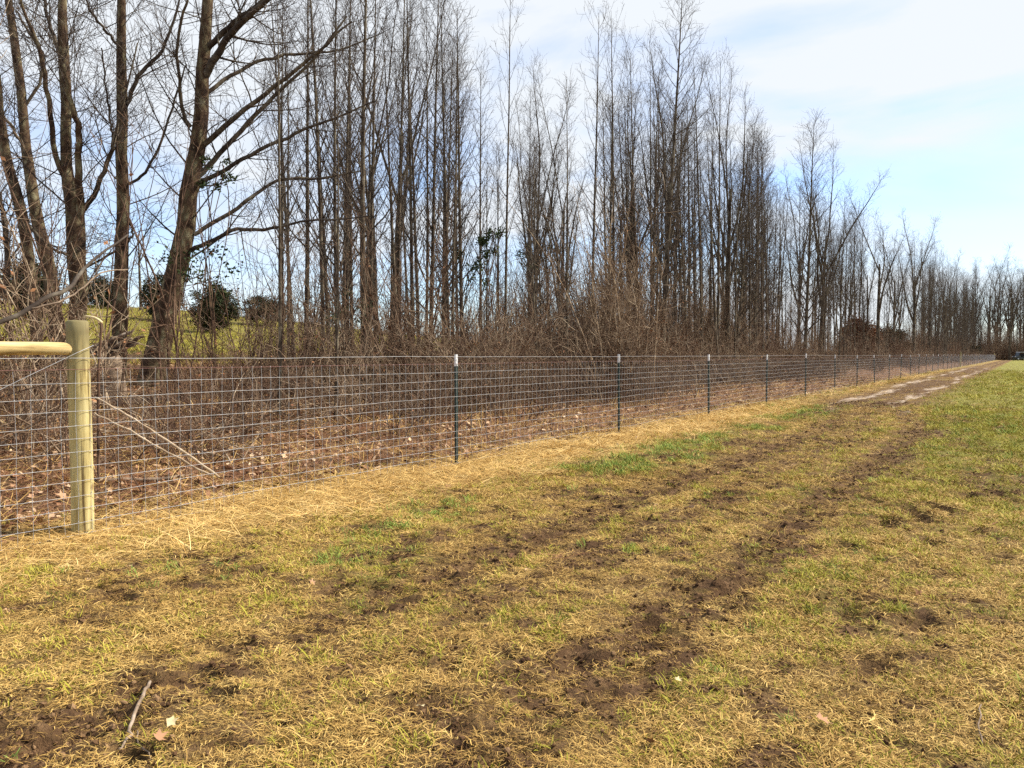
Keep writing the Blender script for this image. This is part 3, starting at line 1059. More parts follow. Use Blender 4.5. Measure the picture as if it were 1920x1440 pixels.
# single trees one can pick out along the belt: column, row of top, u behind fence, lean, style variant, label
singles = [
    (572, -130, 9.0, -0.030, 1, .95, 'tall thin tree leaning left, nearest right of the big leaning trunk'),
    (607, -150, 8.0, -0.008, 3, .8, 'straight dark tree, left one of a close pair left of first steel post'),
    (634, -160, 7.5, -0.012, 0, .9, 'straight tree, right one of a close pair left of first steel post'),
    (683, -170, 7.0, 0.004, 3, 1.1, 'thick upright tree with paired trunk well left of first steel post'),
    (694, -120, 7.6, 0.016, 1, .8, 'second trunk against the thick upright tree, tilting right'),
    (742, -90, 8.5, 0.018, 2, .9, 'slim tree halfway between thick paired trunks and first steel post'),
    (775, -100, 7.5, 0.006, 4, .9, 'slim upright tree a little left of the first steel post'),
    (806, -60, 8.0, 0.008, 0, 1.0, 'dark-branched tree just left of the first steel post'),
    (842, -30, 7.0, 0.016, 2, .9, 'tree rising behind the first steel post'),
    (868, 20, 6.5, 0.012, 6, .9, 'feathery tree directly right of the first steel post'),
    (946, -20, 5.6, 0.012, 7, .75, 'lone tall tree with few upswept limbs standing clear against sky'),
    (1000, 170, 8.0, 0.0, 9, .9, 'low forked tree right of the lone tall tree'),
    (1052, 190, 8.5, 0.02, 10, .9, 'forked tree midway between first and second steel posts'),
    (1108, 30, 6.0, 0.016, 7, .9, 'tall slender tree left of the second steel post, left of a pair'),
    (1154, 28, 6.0, 0.014, 8, .85, 'tall slender tree above the second steel post, right of a pair'),
    (1190, 80, 6.5, 0.02, 4, .9, 'slim tree just right of the second steel post'),
    (1240, -25, 4.6, 0.020, 5, 1.0, 'tallest dark feathery tree between second and third steel posts'),
    (1222, 90, 5.6, 0.05, 7, .8, 'thin leaning tree against the tallest feathery tree'),
    (1318, 105, 4.8, 0.05, 8, .8, 'thin right-leaning tree left of the third steel post'),
    (1346, 120, 4.6, 0.03, 7, .9, 'light open-crowned tree above the third steel post'),
    (1362, 140, 5.0, 0.06, 9, .8, 'forked light tree right of the third steel post'),
    (1418, 260, 5.2, 0.01, 2, .9, 'small tree left of the fourth steel post'),
    (1440, 250, 5.0, 0.02, 0, .9, 'slim tree above the fourth steel post'),
    (1508, 235, 4.6, 0.035, 6, 1.15, 'bushy tree with lit right side above the fifth steel post'),
    (1535, 285, 4.8, 0.06, 9, 1.0, 'spreading tree at the step of the treeline right of fifth post'),
    (1646, 375, 4.6, 0.01, 10, 1.2, 'separate round-crowned tree standing out on the falling treeline'),
    (1712, 415, 4.6, 0.01, 9, 1.1, 'far tree with dark forked trunk beyond the round-crowned tree'),
]
for (px, top, u, ln, v, wide, lab) in singles:
    Y = px_depth(px, u)
    b = at_depth(px, 660, Y)
    zb = float(gz(b[0], b[1])[0])
    H = CAM_H + (665 - top) / F_PX * Y - zb
    put_tree(v, b[0], b[1], H, lab, None, None, (ln, random.gauss(0, 0.01)), wide)

# the crowded rest of the belt, in stretches told apart by the posts
ORD = ('zeroth first second third fourth fifth sixth seventh eighth ninth tenth eleventh twelfth thirteenth fourteenth fifteenth sixteenth '
       'seventeenth eighteenth nineteenth twentieth').split()
LOOK = {'slim': 'slim straight bare tree', 'feather': 'dense feathery bare tree', 'sparse': 'open-limbed bare tree', 'fork': 'fork-stemmed bare tree', 'pole': 'thin bare sapling'}


def belt_label(style, dt, u, px):
    deep = 'front' if u < 6.5 else ('middle' if u < 10.5 else 'back')
    k = int(dt // SP)
    if px < 240:
        return '%s, %s of belt, left of the leaning trunk' % (LOOK[style], deep)
    if k < 1:
        return '%s, %s of belt, between leaning trunk and first steel post' % (LOOK[style], deep)
    if k < 9:
        return '%s, %s of belt, between %s and %s steel posts' % (LOOK[style], deep, ORD[k], ORD[k + 1])
    if k < 20:
        j = 9 + ((k - 9) // 3) * 3
        return '%s in the far belt, between %s and %s steel posts' % (LOOK[style], ORD[j], ORD[min(j + 3, 20)])
    return 'small distant %s of the belt %s' % (LOOK[style], 'just past the wooden line post' if k < 27 else ('midway to the fence end' if k < 36 else 'at the fence end'))


secs = [(-4.0, SP * 1.0, 24, 'slim bare tree in the thicket left of the first steel post'),
        (SP * 1.0, SP * 3.0, 52, 'slim bare tree crowded in the belt between first and third steel posts'),
        (SP * 3.0, SP * 6.0, 68, 'slim bare tree crowded in the belt between third and sixth steel posts'),
        (SP * 6.0, SP * 14.0, 70, 'thin bare tree in the far belt beyond the sixth steel post'),
        (SP * 14.0, SP * 48, 76, 'small distant bare tree of the belt near the fence end')]
rs = np.random.default_rng(21)
for (a, b, n, lab) in secs:
    cnt = 0
    tries = 0
    while cnt < n and tries < 4000:
        tries += 1
        # seen along the sight lines the stretch is judged by the fence post it shows behind
        kk = rs.uniform(a, b) + T0
        xf, yf = tu2xy(kk, 0)
        px = 960 + F_PX * xf / yf
        u = rs.uniform(3.6, 15) if kk < 60 else rs.uniform(3.0, 9)
        Y = px_depth(px, u)
        x, y = (px - 960) / F_PX * Y, Y
        if px < -200 or (px < 520 and (u < 9 or rs.random() < 0.6)):
            continue
        if Y > 240:
            continue
        if u < 6 and kk < 30 and rs.random() < 0.5:
            continue
        if rs.random() > sst(0.36, 0.58, float(fbm(np.array([px * 0.012 + 3]), np.array([0.5]), 2)[0])) * 0.35 + 0.65:
            continue
        v = int(rs.choice([0, 1, 2, 3, 4, 5, 6, 7, 8, 9, 10, 11, 12, 13, 14, 11, 14, 7, 4, 2]))
        # height limited by the treeline the photograph shows
        cap = (665 - np.interp(px, [0, 880, 900, 1000, 1090, 1200, 1300, 1420, 1500, 1600, 1700, 1790, 1830, 1870], [-200, -50, 60, 190, 120, 110, 120, 240, 275, 395, 420, 470, 540, 580])) / F_PX * Y + CAM_H
        zb = float(gz(x, y)[0])
        H = min(rs.uniform(0.72, 1.0) * (cap - zb), 16.5 * rs.uniform(0.85, 1.0)) if v < 11 else rs.uniform(6, 11)
        H = max(4.5, min(H, cap - zb))
        lab2 = belt_label(VAR[v][2], kk - T0, u, px)
        put_tree(v, x, y, H, lab2, 'trees crowded in the belt behind the fence', rs.uniform(0, 6.28), (rs.normal(0, 0.03), rs.normal(0, 0.03)), rs.uniform(0.8, 1.05))
        cnt += 1

# the wood that closes the view at the end of the fence
for i in range(56):
    t = rs.uniform(222, 285)
    u = rs.uniform(-60, 26) if i > 38 else rs.uniform(-10, 16)
    x, y = tu2xy(t, u)
    v = int(rs.choice([1, 3, 5, 9, 9, 10, 10]))
    px = 960 + F_PX * x / y
    where = 'left of the vehicle' if px < 1895 else 'behind the vehicle' if px < 1925 else 'right of the vehicle'
    row = 'front row' if t < 245 else 'rear rows'
    put_tree(v, x, y, rs.uniform(19, 27), 'tall %s in %s of far wood, %s' % (LOOK[VAR[v][2]], row, where), 'trees of the far wood', rs.uniform(0, 6.28), (0, 0), rs.uniform(1.0, 1.35), 'woodland_tree')

# a bare tree on the pasture crest, seen through the gap at the left
for (px, Y, H, lab) in ((264, 62, 9.5, 'small bare tree on the pasture crest between the two big trunks'), (182, 70, 7.0, 'distant bare tree on the crest above the wooden post')):
    b = at_depth(px, 560, Y)
    put_tree(10, b[0], b[1], H, lab, None, 1.0, (0, 0), 1.2)


# ------------------------------------------------------------------ scattered vegetation
def scatter(name, protos, P, rot, scl, idx, tint, label):
    """One 'stuff' object: many small plants set on points"""
    col = bpy.data.collections.new(name + '_source')
    for i, me in enumerate(protos):
        o = bpy.data.objects.new('%s_source_%02d' % (name, i), me)
        col.objects.link(o)
    me = bpy.data.meshes.new(name)
    n = len(P)
    me.vertices.add(n)
    me.vertices.foreach_set('co', np.ascontiguousarray(P, np.float32).ravel())
    for nm, ty, arr, key in (('rot', 'FLOAT_VECTOR', rot, 'vector'), ('scl', 'FLOAT', scl, 'value'), ('tint', 'FLOAT', tint, 'value')):
        a = me.attributes.new(nm, ty, 'POINT')
        a.data.foreach_set(key, np.ascontiguousarray(arr, np.float32).ravel())
    a = me.attributes.new('pick', 'INT', 'POINT')
    a.data.foreach_set('value', np.ascontiguousarray(idx, np.int32))
    o = add(name, me, None, kind='stuff', label=label)
    ng = bpy.data.node_groups.new(name, 'GeometryNodeTree')
    ng.interface.new_socket('Geometry', in_out='INPUT', socket_type='NodeSocketGeometry')
    ng.interface.new_socket('Geometry', in_out='OUTPUT', socket_type='NodeSocketGeometry')
    gi, go = ng.nodes.new('NodeGroupInput'), ng.nodes.new('NodeGroupOutput')
    ci = ng.nodes.new('GeometryNodeCollectionInfo')
    ci.inputs['Collection'].default_value = col
    ci.inputs['Separate Children'].default_value = True
    ci.inputs['Reset Children'].default_value = True
    ip = ng.nodes.new('GeometryNodeInstanceOnPoints')
    ip.inputs['Pick Instance'].default_value = True

    def na(nm, ty):
        q = ng.nodes.new('GeometryNodeInputNamedAttribute')
        q.data_type = ty
        q.inputs['Name'].default_value = nm
        return q.outputs['Attribute']
    er = ng.nodes.new('FunctionNodeEulerToRotation')
    L = ng.links
    L.new(gi.outputs[0], ip.inputs['Points'])
    L.new(ci.outputs[0], ip.inputs['Instance'])
    L.new(na('pick', 'INT'), ip.inputs['Instance Index'])
    L.new(na('rot', 'FLOAT_VECTOR'), er.inputs[0])
    L.new(er.outputs[0], ip.inputs['Rotation'])
    L.new(na('scl', 'FLOAT'), ip.inputs['Scale'])
    L.new(ip.outputs[0], go.inputs[0])
    md_ = o.modifiers.new('scatter', 'NODES')
    md_.node_group = ng
    return o


def tuft(seed, n, spread, Lr, width, elev, droop, material, name='tuft'):
    r = np.random.default_rng(seed)
    a = r.uniform(0, 6.283, n)
    rad = spread * np.sqrt(r.random(n))
    base = np.stack([rad * np.cos(a), rad * np.sin(a), r.uniform(-0.004, 0.004, n)], 1)
    h = r.uniform(0, 6.283, n)
    el = np.radians(r.uniform(elev[0], elev[1], n))
    L = r.uniform(Lr[0], Lr[1], n)
    seg = 4
    P = np.empty((n, seg, 3))
    P[:, 0] = base
    turn = r.normal(0, 0.35, n)
    for j in range(1, seg):
        d = np.stack([np.cos(h) * np.cos(el), np.sin(h) * np.cos(el), np.sin(el)], 1)
        P[:, j] = P[:, j - 1] + d * (L / (seg - 1))[:, None]
        el = el - np.radians(r.uniform(0.3, 1.0, n) * droop)
        h = h + turn
    P[:, :, 2] = np.maximum(P[:, :, 2], 0.002)
    side = np.stack([-np.sin(h), np.cos(h), r.normal(0, 0.35, n)], 1)
    side /= np.linalg.norm(side, axis=1, keepdims=True)
    w = width * r.uniform(0.6, 1.3, n)
    prof = np.array([0.8, 1.0, 0.75, 0.0])
    Lf = P - side[:, None] * (w[:, None] * prof[None])[..., None] * 0.5
    Rt = P + side[:, None] * (w[:, None] * prof[None])[..., None] * 0.5
    V = np.concatenate([Lf.reshape(-1, 3), Rt.reshape(-1, 3)])
    o = n * seg
    b = (np.arange(n) * seg)[:, None]
    j = np.arange(seg - 2)[None]
    q = np.stack([b + j, b + j + 1, b + j + 1 + o, b + j + o], -1).reshape(-1, 4)
    b = b[:, 0] + seg - 2
    t3 = np.stack([b, b + 1, b + o], -1)
    sh = np.repeat(np.clip(r.normal(0.5, 0.24, n), 0, 1), seg)
    me = mesh_from(name, V, q, t3, True, np.concatenate([sh, sh]))
    me.materials.append(material)
    return me


def polar_points(r, n, r0, r1, k, a0, a1):
    q = r.random(n)
    rr = (r0 ** k + q * (r1 ** k - r0 ** k)) ** (1 / k)
    an = np.radians(r.uniform(a0, a1, n))
    return rr * np.sin(an), rr * np.cos(an), rr


rs = np.random.default_rng(31)
PR = [tuft(i, 22, 0.055, (0.025, 0.068), 0.0036, (2, 42), 24, M['dry']) for i in range(5)]
PR += [tuft(10 + i, 20, 0.09, (0.09, 0.24), 0.0036, (-2, 22), 12, M['strawb']) for i in range(4)]
PR += [tuft(20 + i, 17, 0.05, (0.028, 0.065), 0.0038, (20, 70), 25, M['olive']) for i in range(4)]
PR += [tuft(30 + i, 17, 0.045, (0.035, 0.08), 0.0042, (35, 85), 28, M['greenb']) for i in range(4)]
xs, ys, rr = [], [], []
for (n, r0, r1, k) in ((74000, 0.6, 9.0, 1.3), (50000, 9.0, 22.0, 1.1), (34000, 22.0, 75.0, 0.6)):
    a0, a1 = (-68, 62) if r0 < 5 else (-46, 48)
    x, y, q = polar_points(rs, n, r0, r1, k, a0, a1)
    xs.append(x)
    ys.append(y)
    rr.append(q)
x, y, rr = map(np.concatenate, (xs, ys, rr))
t, u = xy2tu(x, y)
keep = (u < 0.75) & (u > -11) & ~((rr > 22) & (u < -8))
x, y, rr, t, u = x[keep], y[keep], rr[keep], t[keep], u[keep]
g, s_, d_, l_, p_ = masks(t, u)
q = rs.random(len(x))
drop = (q < 0.76 * d_) | (rs.random(len(x)) < p_) | (rs.random(len(x)) < 0.8 * l_)
x, y, rr, t, u, g, s_, d_ = (v[~drop] for v in (x, y, rr, t, u, g, s_, d_))
n = len(x)
q = rs.random(n)
kind = np.where(q < s_ * 0.85, 1, 0)
q = rs.random(n)
isg = rs.random(n) < g * 0.85
brightg = rs.random(n) < np.clip(0.10 + 0.6 * np.exp(-((u + 1.7) / 0.5) ** 2) - 0.2 * sst(18, 30, t), 0, 1)
kind = np.where(isg, np.where(brightg, 3, 2), kind)
kind = np.where((kind == 0) & (rs.random(n) < (0.12 + 0.24 * sst(-2.4, -4.2, u) * sst(3, 11, t)) * (1 - d_)), 2, kind)
pick = np.where(kind == 0, rs.integers(0, 5, n), np.where(kind == 1, 5 + rs.integers(0, 4, n), np.where(kind == 2, 9 + rs.integers(0, 4, n), 13 + rs.integers(0, 4, n))))
scl = rs.uniform(0.55, 1.25, n) * (0.7 + 0.75 * fbm(t * 2.6, u * 2.6, 3)) * (1 - 0.25 * d_) * (0.88 + 0.058 * np.clip(rr - 4, 0, 40))
tint = np.clip(rs.normal(0.5, 0.22, n) + 0.7 * (fbm(t * 0.9, u * 1.1, 3) - 0.5) - 0.35 * d_, 0, 1)
zz_ = ground_z(t, u)
rot = np.stack([rs.normal(0, 0.1, n), rs.normal(0, 0.1, n), rs.uniform(0, 6.283, n)], 1)
scatter('turf_grass', PR, np.stack([x, y, zz_], 1), rot, scl, pick, tint, 'patchy winter turf, straw coloured with green tufts, on the field side')

# clods of turned soil in the worn bands
def clod(seed):
    r = np.random.default_rng(seed)
    ph, th = np.meshgrid(np.linspace(0, 2 * math.pi, 7, endpoint=False), np.linspace(0.25, math.pi - 0.25, 4))
    q = 0.02 * (1 + r.normal(0, 0.22, ph.shape))
    V = np.stack([q * np.sin(th) * np.cos(ph), q * np.sin(th) * np.sin(ph), 0.65 * q * np.cos(th)], -1).reshape(-1, 3)
    F = [(i * 7 + j, i * 7 + (j + 1) % 7, (i + 1) * 7 + (j + 1) % 7, (i + 1) * 7 + j) for i in range(3) for j in range(7)]
    T3 = [(0, j + 1, j) for j in range(1, 6)]
    me = mesh_from('clod', V, F, T3, False)
    me.materials.append(M['soil'])
    return me


x, y, rr = polar_points(rs, 150000, 1.3, 24, 1.1, -62, 50)
t, u = xy2tu(x, y)
_, _, d_, _, p_ = masks(t, u)
k = (u < 0.1) & (u > -10) & (rs.random(len(x)) < 0.9 * d_ ** 1.3)
x, y, rr, t, u = x[k], y[k], rr[k], t[k], u[k]
n = len(x)
scatter('soil_clods', [clod(i) for i in range(5)], np.stack([x, y, ground_z(t, u) + 0.003], 1), rs.uniform(0, 6.28, (n, 3)) * np.array([0.15, 0.15, 1]),
        np.minimum(rs.lognormal(-1.15, 0.42, n), 0.8) * (1 + 0.035 * rr), rs.integers(0, 5, n), rs.random(n), 'crumbled brown soil clods in the worn bands of the field')

# rough pasture on the hill behind the belt
nh = 16000
x, y, rr = polar_points(rs, nh, 22, 85, 1.3, -42, 12)
t, u = xy2tu(x, y)
k = u > 15
x, y, rr, t, u = x[k], y[k], rr[k], t[k], u[k]
n = len(x)
scatter('pasture_grass', PR[9:13] + PR[0:4], np.stack([x, y, ground_z(t, u, False)], 1), np.stack([np.zeros(n), np.zeros(n), rs.uniform(0, 6.28, n)], 1),
        rs.uniform(2.5, 4.5, n), np.where(rs.random(n) < 0.75, rs.integers(0, 4, n), 4 + rs.integers(0, 4, n)), rs.random(n), 'green pasture grass on the slope behind the trees')


# fallen leaves
def leaf_mesh(seed, L=0.10, name='leaf', material=None, star=True):
    r = np.random.default_rng(seed)
    k = 11
    a = np.linspace(0, 2 * math.pi, k, endpoint=False)
    rad = 0.5 * L * (0.72 + 0.28 * np.cos(a * (5 if star else 1)) + r.normal(0, 0.06, k))
    x = rad * np.cos(a) * (1.0 if star else 1.25)
    y = rad * np.sin(a) * r.uniform(0.7, 1.0) * (1.0 if star else 0.6)
    c1, c2 = r.uniform(3, 9), r.uniform(-4, 5)
    z = c1 * y * y + c2 * x * x * 0.7 + r.normal(0, 0.004, k)
    V = np.concatenate([np.stack([x, y, z], 1), [[0, 0, -0.002]]])
    F = np.array([(j, (j + 1) % k, k) for j in range(k)])
    sh = np.full(k + 1, r.uniform(0.1, 0.9)) + r.normal(0, 0.05, k + 1)
    me = mesh_from(name, V, None, F, True, np.clip(sh, 0, 1))
    me.materials.append(material or M['leaf'])
    return me


LV = [leaf_mesh(i, rng.uniform(0.07, 0.13), star=(i % 3 != 0)) for i in range(9)]
LV += [tuft(60 + i, 9, 0.10, (0.12, 0.34), 0.006, (-3, 25), 10, M['brown_leaf'], 'debris') for i in range(2)]
LV += [tuft(70 + i, 8, 0.09, (0.10, 0.30), 0.0045, (0, 40), 10, M['strawb'], 'debris') for i in range(2)]
nl = 90000
x, y, rr = polar_points(rs, nl, 4.5, 46, 0.75, -52, 36)
t, u = xy2tu(x, y)
g, s_, d_, l_, p_ = masks(t, u)
k = ((u > 0) & (u < 16) & (rs.random(nl) < l_)) | ((u < 0) & (u > -1.3) & (rs.random(nl) < 0.07)) | ((u <= -1.3) & (rr < 14) & (rs.random(nl) < 0.012))
x, y, rr, t, u = x[k], y[k], rr[k], t[k], u[k]
n = len(x)
pick = np.where(rs.random(n) < 0.62, rs.integers(0, 9, n), 9 + rs.integers(0, 4, n))
rot = np.stack([rs.normal(0, 0.5, n), rs.normal(0, 0.5, n), rs.uniform(0, 6.28, n)], 1)
rot[pick >= 9, :2] *= 0.25
scatter('leaf_litter', LV, np.stack([x, y, ground_z(t, u) + rs.uniform(0.005, 0.05, n) * (u > 0)], 1), rot,
        rs.uniform(0.4, 1.15, n) * (1 + 0.015 * np.clip(rr - 8, 0, 30)), pick, np.clip(rs.normal(0.38, 0.33, n) + 0.8 * (fbm(t * 0.8, u * 0.8, 3) - 0.5), 0, 1), 'thick brown leaf litter on the bank under the trees')


# ------------------------------------------------------------------ thicket under the trees
def brush(seed, n, Hr, spread, tw, leaves=0, arch=0.06, lean=(2, 28), r0=0.009):
    r = np.random.default_rng(seed)
    a = r.uniform(0, 6.283, n)
    rad = spread * np.sqrt(r.random(n))
    base = np.stack([rad * np.cos(a), rad * np.sin(a), np.full(n, -0.1)], 1)
    th = np.radians(r.uniform(*lean, n))
    h = r.uniform(0, 6.283, n)
    v = np.stack([np.sin(th) * np.cos(h), np.sin(th) * np.sin(h), np.cos(th)], 1)
    N = 8
    L = r.uniform(*Hr, n)
    Q = np.empty((n, N, 3))
    Q[:, 0] = base
    for j in range(1, N):
        v = v + r.normal(0, 0.09, (n, 3)) + np.stack([np.cos(h), np.sin(h), -0.5 * np.ones(n)], 1) * arch
        v /= np.linalg.norm(v, axis=1, keepdims=True)
        Q[:, j] = Q[:, j - 1] + v * (L / (N - 1))[:, None]
    w = np.linspace(0, 1, N)[None]
    rr0 = r0 * r.uniform(0.5, 1.4, n)[:, None]
    R0 = rr0 * (1 - w) + 0.003
    B2, R2 = grow(r, Q, R0, tw, 0.22, 0.98, (25, 70), lambda s, q, k: q.uniform(0.25, 0.8, k), 5, 0.03, 0.14, 0.6, 0.0042, 0.003)
    B3, R3 = grow(r, B2, R2, 1, 0.3, 0.95, (25, 70), lambda s, q, k: q.uniform(0.12, 0.4, k), 3, 0.02, 0.14, 0.7, 0.0034, 0.0025)
    A = tubes(Q, R0, 5)
    B = join([tubes(B2, R2, 3), tubes(B3, R3, 3)])
    V, F = join([A, B])
    nf = len(F)
    if leaves:
        pool = B2.reshape(-1, 3)
        c = pool[r.integers(0, len(pool), leaves)] + r.normal(0, 0.03, (leaves, 3))
        d1 = r.normal(0, 1, (leaves, 3))
        d1 /= np.linalg.norm(d1, axis=1, keepdims=True)
        d2 = np.cross(d1, r.normal(0, 1, (leaves, 3)))
        d2 /= np.linalg.norm(d2, axis=1, keepdims=True)
        s = r.uniform(0.018, 0.045, leaves)[:, None]
        V2 = np.stack([c - d1 * s, c + d2 * s * 0.55, c + d1 * s, c - d2 * s * 0.55], 1).reshape(-1, 3)
        F2 = np.arange(leaves * 4).reshape(-1, 4) + len(V)
        V = np.concatenate([V, V2])
        F = np.concatenate([F, F2])
    sh = r.random(len(V))
    me = mesh_from('brush', V, F, None, True, sh)
    me.materials.append(M['brush'])
    me.materials.append(M['brown_leaf'])
    idx = np.zeros(len(F), np.int32)
    idx[nf:] = 1
    me.polygons.foreach_set('material_index', idx)
    return me


BR = [brush(200 + i, 15, (1.3, 2.9), 0.7, 7, 60 if i % 2 else 10) for i in range(6)]                # tall thicket
BR += [brush(220 + i, 12, (2.4, 5.2), 0.8, 9, 8, 0.02, (1, 14), 0.014) for i in range(3)]             # upright saplings
BR += [brush(240 + i, 14, (0.5, 1.3), 0.5, 4, 12, 0.05, (5, 50), 0.005) for i in range(3)]             # low dead weeds
BR += [brush(260 + i, 8, (1.4, 3.2), 0.7, 6, 10, 0.16, (20, 60), 0.010) for i in range(3)]             # arching canes
BR += [brush(280 + i, 6, (0.9, 2.8), 0.9, 4, 3, 0.01, (1, 20), 0.009) for i in range(3)]             # thin upright stems
pts, pick, scl = [], [], []
tries = 2350
kk = np.where(rs.random(tries) < 0.6, rs.uniform(-6, 40, tries), 40 + 175 * rs.random(tries) ** 1.2) + T0
uu_ = np.where(rs.random(tries) < 0.55, rs.uniform(2.6, 7.5, tries), rs.uniform(1.2, 14, tries))
for k0, u0 in zip(kk, uu_):
    x0, y0 = tu2xy(k0, u0)
    if y0 < 4:
        continue
    px = 960 + F_PX * x0 / y0
    if px < -250:
        continue
    edge = 3.1 + 0.9 * math.sin(k0 * 0.9) + 0.6 * math.sin(k0 * 2.3) + (1.2 if px < 900 else 0)
    if k0 > 40:
        edge -= 0.6
    if u0 < edge:
        if rs.random() < 0.55:
            pick.append(int(rs.choice([9, 10, 11, 12, 13, 14, 15, 16, 17, 15, 16, 17])))
            scl.append(rs.uniform(0.5, 1.0))
            pts.append((x0, y0, 0))
        continue
    clump = float(fbm(np.array([k0 * 0.30 + 7]), np.array([u0 * 0.35]), 2)[0])
    if rs.random() > sst(0.34, 0.56, clump) * 0.9 + 0.1:
        continue
    if px < 480 and rs.random() < (0.93 if px > 130 and px < 340 else 0.84):
        continue
    if 480 <= px < 820 and rs.random() < 0.52:
        continue
    if u0 < edge + 1.2:
        pick.append(int(rs.choice([0, 1, 2, 3, 4, 5, 9, 10, 12, 13, 14])))
        scl.append(rs.uniform(0.6, 1.0))
    else:
        pick.append(int(rs.choice([0, 1, 2, 3, 4, 5, 6, 7, 8, 6, 7, 8, 12, 13])))
        scl.append(rs.uniform(0.45, 0.85) + 0.9 * max(0, clump - 0.42) * rs.uniform(0.3, 2.2))
    pts.append((x0, y0, 0))
pts = np.array(pts, float)
pts[:, 2] = gz(pts[:, 0], pts[:, 1])
n = len(pts)
scatter('undergrowth', BR, pts, np.stack([rs.normal(0, 0.06, n), rs.normal(0, 0.06, n), rs.uniform(0, 6.28, n)], 1), np.array(scl), np.array(pick), rs.random(n),
        'dense reddish brown thicket of bare stems and canes under the trees')
# brushy floor of the far wood
nf = 800
tq, uq = rs.uniform(214, 285, nf), np.where(rs.random(nf) < 0.6, rs.uniform(-14, 22, nf), rs.uniform(-60, 24, nf))
tq = np.where((uq < 0), np.maximum(tq, 226), tq)
xq, yq = tu2xy(tq, uq)
scatter('far_undergrowth', BR[:9], np.stack([xq, yq, gz(xq, yq)], 1), np.stack([np.zeros(nf), np.zeros(nf), rs.uniform(0, 6.28, nf)], 1),
        rs.uniform(1.3, 2.2, nf), rs.integers(0, 9, nf), rs.random(nf), 'brown brush along the foot of the far wood')


# ------------------------------------------------------------------ evergreen cedars and vines
def foliage(seed, n, size, shape, leaf=(0.05, 0.11), aspect=0.45, material=None):
    r = np.random.default_rng(seed)
    nc = max(8, n // 60) if n < 5000 else 150
    d = r.normal(0, 1, (nc, 3))
    d /= np.linalg.norm(d, axis=1, keepdims=True)
    cc = d * (r.random((nc, 1)) ** 0.45)
    if shape == 'cone':
        cc[:, 2] = r.random(nc) ** 1.3
        w = (1.04 - cc[:, 2]) ** 0.75
        a = r.uniform(0, 6.283, nc)
        q = np.sqrt(r.uniform(0.2, 1, nc)) * w
        cc[:, 0], cc[:, 1] = q * np.cos(a), q * np.sin(a)
    c = cc[r.integers(0, nc, n)] + r.normal(0, 0.115, (n, 3))
    c = c * np.array(size)[None]
    out = c / (np.linalg.norm(c, axis=1, keepdims=True) + 1e-6) + r.normal(0, 0.8, (n, 3))
    d1 = out / np.linalg.norm(out, axis=1, keepdims=True)
    d2 = np.cross(d1, r.normal(0, 1, (n, 3)))
    d2 /= np.linalg.norm(d2, axis=1, keepdims=True)
    s = r.uniform(*leaf, n)[:, None]
    V = np.stack([c - d1 * s, c + d2 * s * aspect, c + d1 * s, c - d2 * s * aspect], 1).reshape(-1, 3)
    F = np.arange(4 * n).reshape(-1, 4)
    sh = np.repeat(np.clip(r.normal(0.5, 0.25, n), 0, 1), 4)
    me = mesh_from('foliage', V, F, None, True, sh)
    me.materials.append(material or M['evergreen'])
    return me


def cedar(px, Y, H, W, label, seed, material=None, name='cedar_tree', px_y=560, group=None):
    b = at_depth(px, px_y, Y)
    z = float(gz(b[0], b[1])[0])
    e = empty(name, (b[0], b[1], z), label, 'tree', group)
    V, F, T3 = tube_path([(0, 0, -0.2), (0.03, 0, H * 0.5), (0, 0, H * 0.95)], [0.09 * H / 5, 0.06 * H / 5, 0.01], 7, 4)
    add('trunk', mesh_from('trunk', V, F, T3), M['bark_slim'], e)
    me = foliage(seed, 15000, (W * 0.5, W * 0.5, H * 0.46), 'ball', (0.05, 0.15 * H / 5), 0.45, material)
    add('crown', me, None, e, (0, 0, 0.5 * H))
    return e


cedar(58, 44, 3.6, 3.2, 'dark evergreen cedar on the slope at the far left', 1)
cedar(192, 60, 2.6, 3.4, 'low dark cedar on the crest just right of the wooden post', 2)
cedar(304, 52, 3.2, 2.6, 'dark rounded cedar on the crest behind the leaning trunk', 3)
cedar(400, 46, 3.0, 2.8, 'dark cedar on the crest right of the leaning trunk', 4)
cedar(500, 58, 2.4, 3.6, 'low cedar on the crest seen through the thin trees', 5)
cedar(1608, px_depth(1608, 8.0), 4.6, 4.0, 'reddish brown leafy tree in the belt below the round-crowned tree', 6, M['brown_leaf'], 'leafy_tree')
cedar(1668, px_depth(1668, 7.5), 4.6, 4.2, 'dark brushy cedar in the belt right of the round-crowned tree', 7)
cedar(1826, px_depth(1826, 4.5), 3.4, 5.0, 'small dark cedar just above the far fence', 8)


def vine(px, py, u, size, n, label, seed):
    Y = px_depth(px, u)
    c = at_depth(px, py, Y)
    zb = float(gz(c[0], c[1])[0])
    e = empty('evergreen_vine', (c[0], c[1], zb), label, 'vine')
    r = np.random.default_rng(seed)
    paths = []
    for j in range(5):
        a = np.linspace(0, 1, 10)
        P = np.stack([0.25 * np.sin(a * 5 + j) * a + r.normal(0, 0.12) * a * size[0] * 3, 0.2 * np.cos(a * 6 + 2 * j) * a, a * (c[2] - zb + size[2] * 0.4)], 1)
        paths.append(P)
    V, F = tubes(np.array(paths), np.full((5, 10), 0.009), 5)
    add('stem', mesh_from('stem', V, F), M['brush'], e)
    add('leaves', foliage(seed + 1, n, size, 'ball', (0.022, 0.05), 0.55, M['vine_leaf']), None, e, (0, 0, c[2] - zb))
    return e


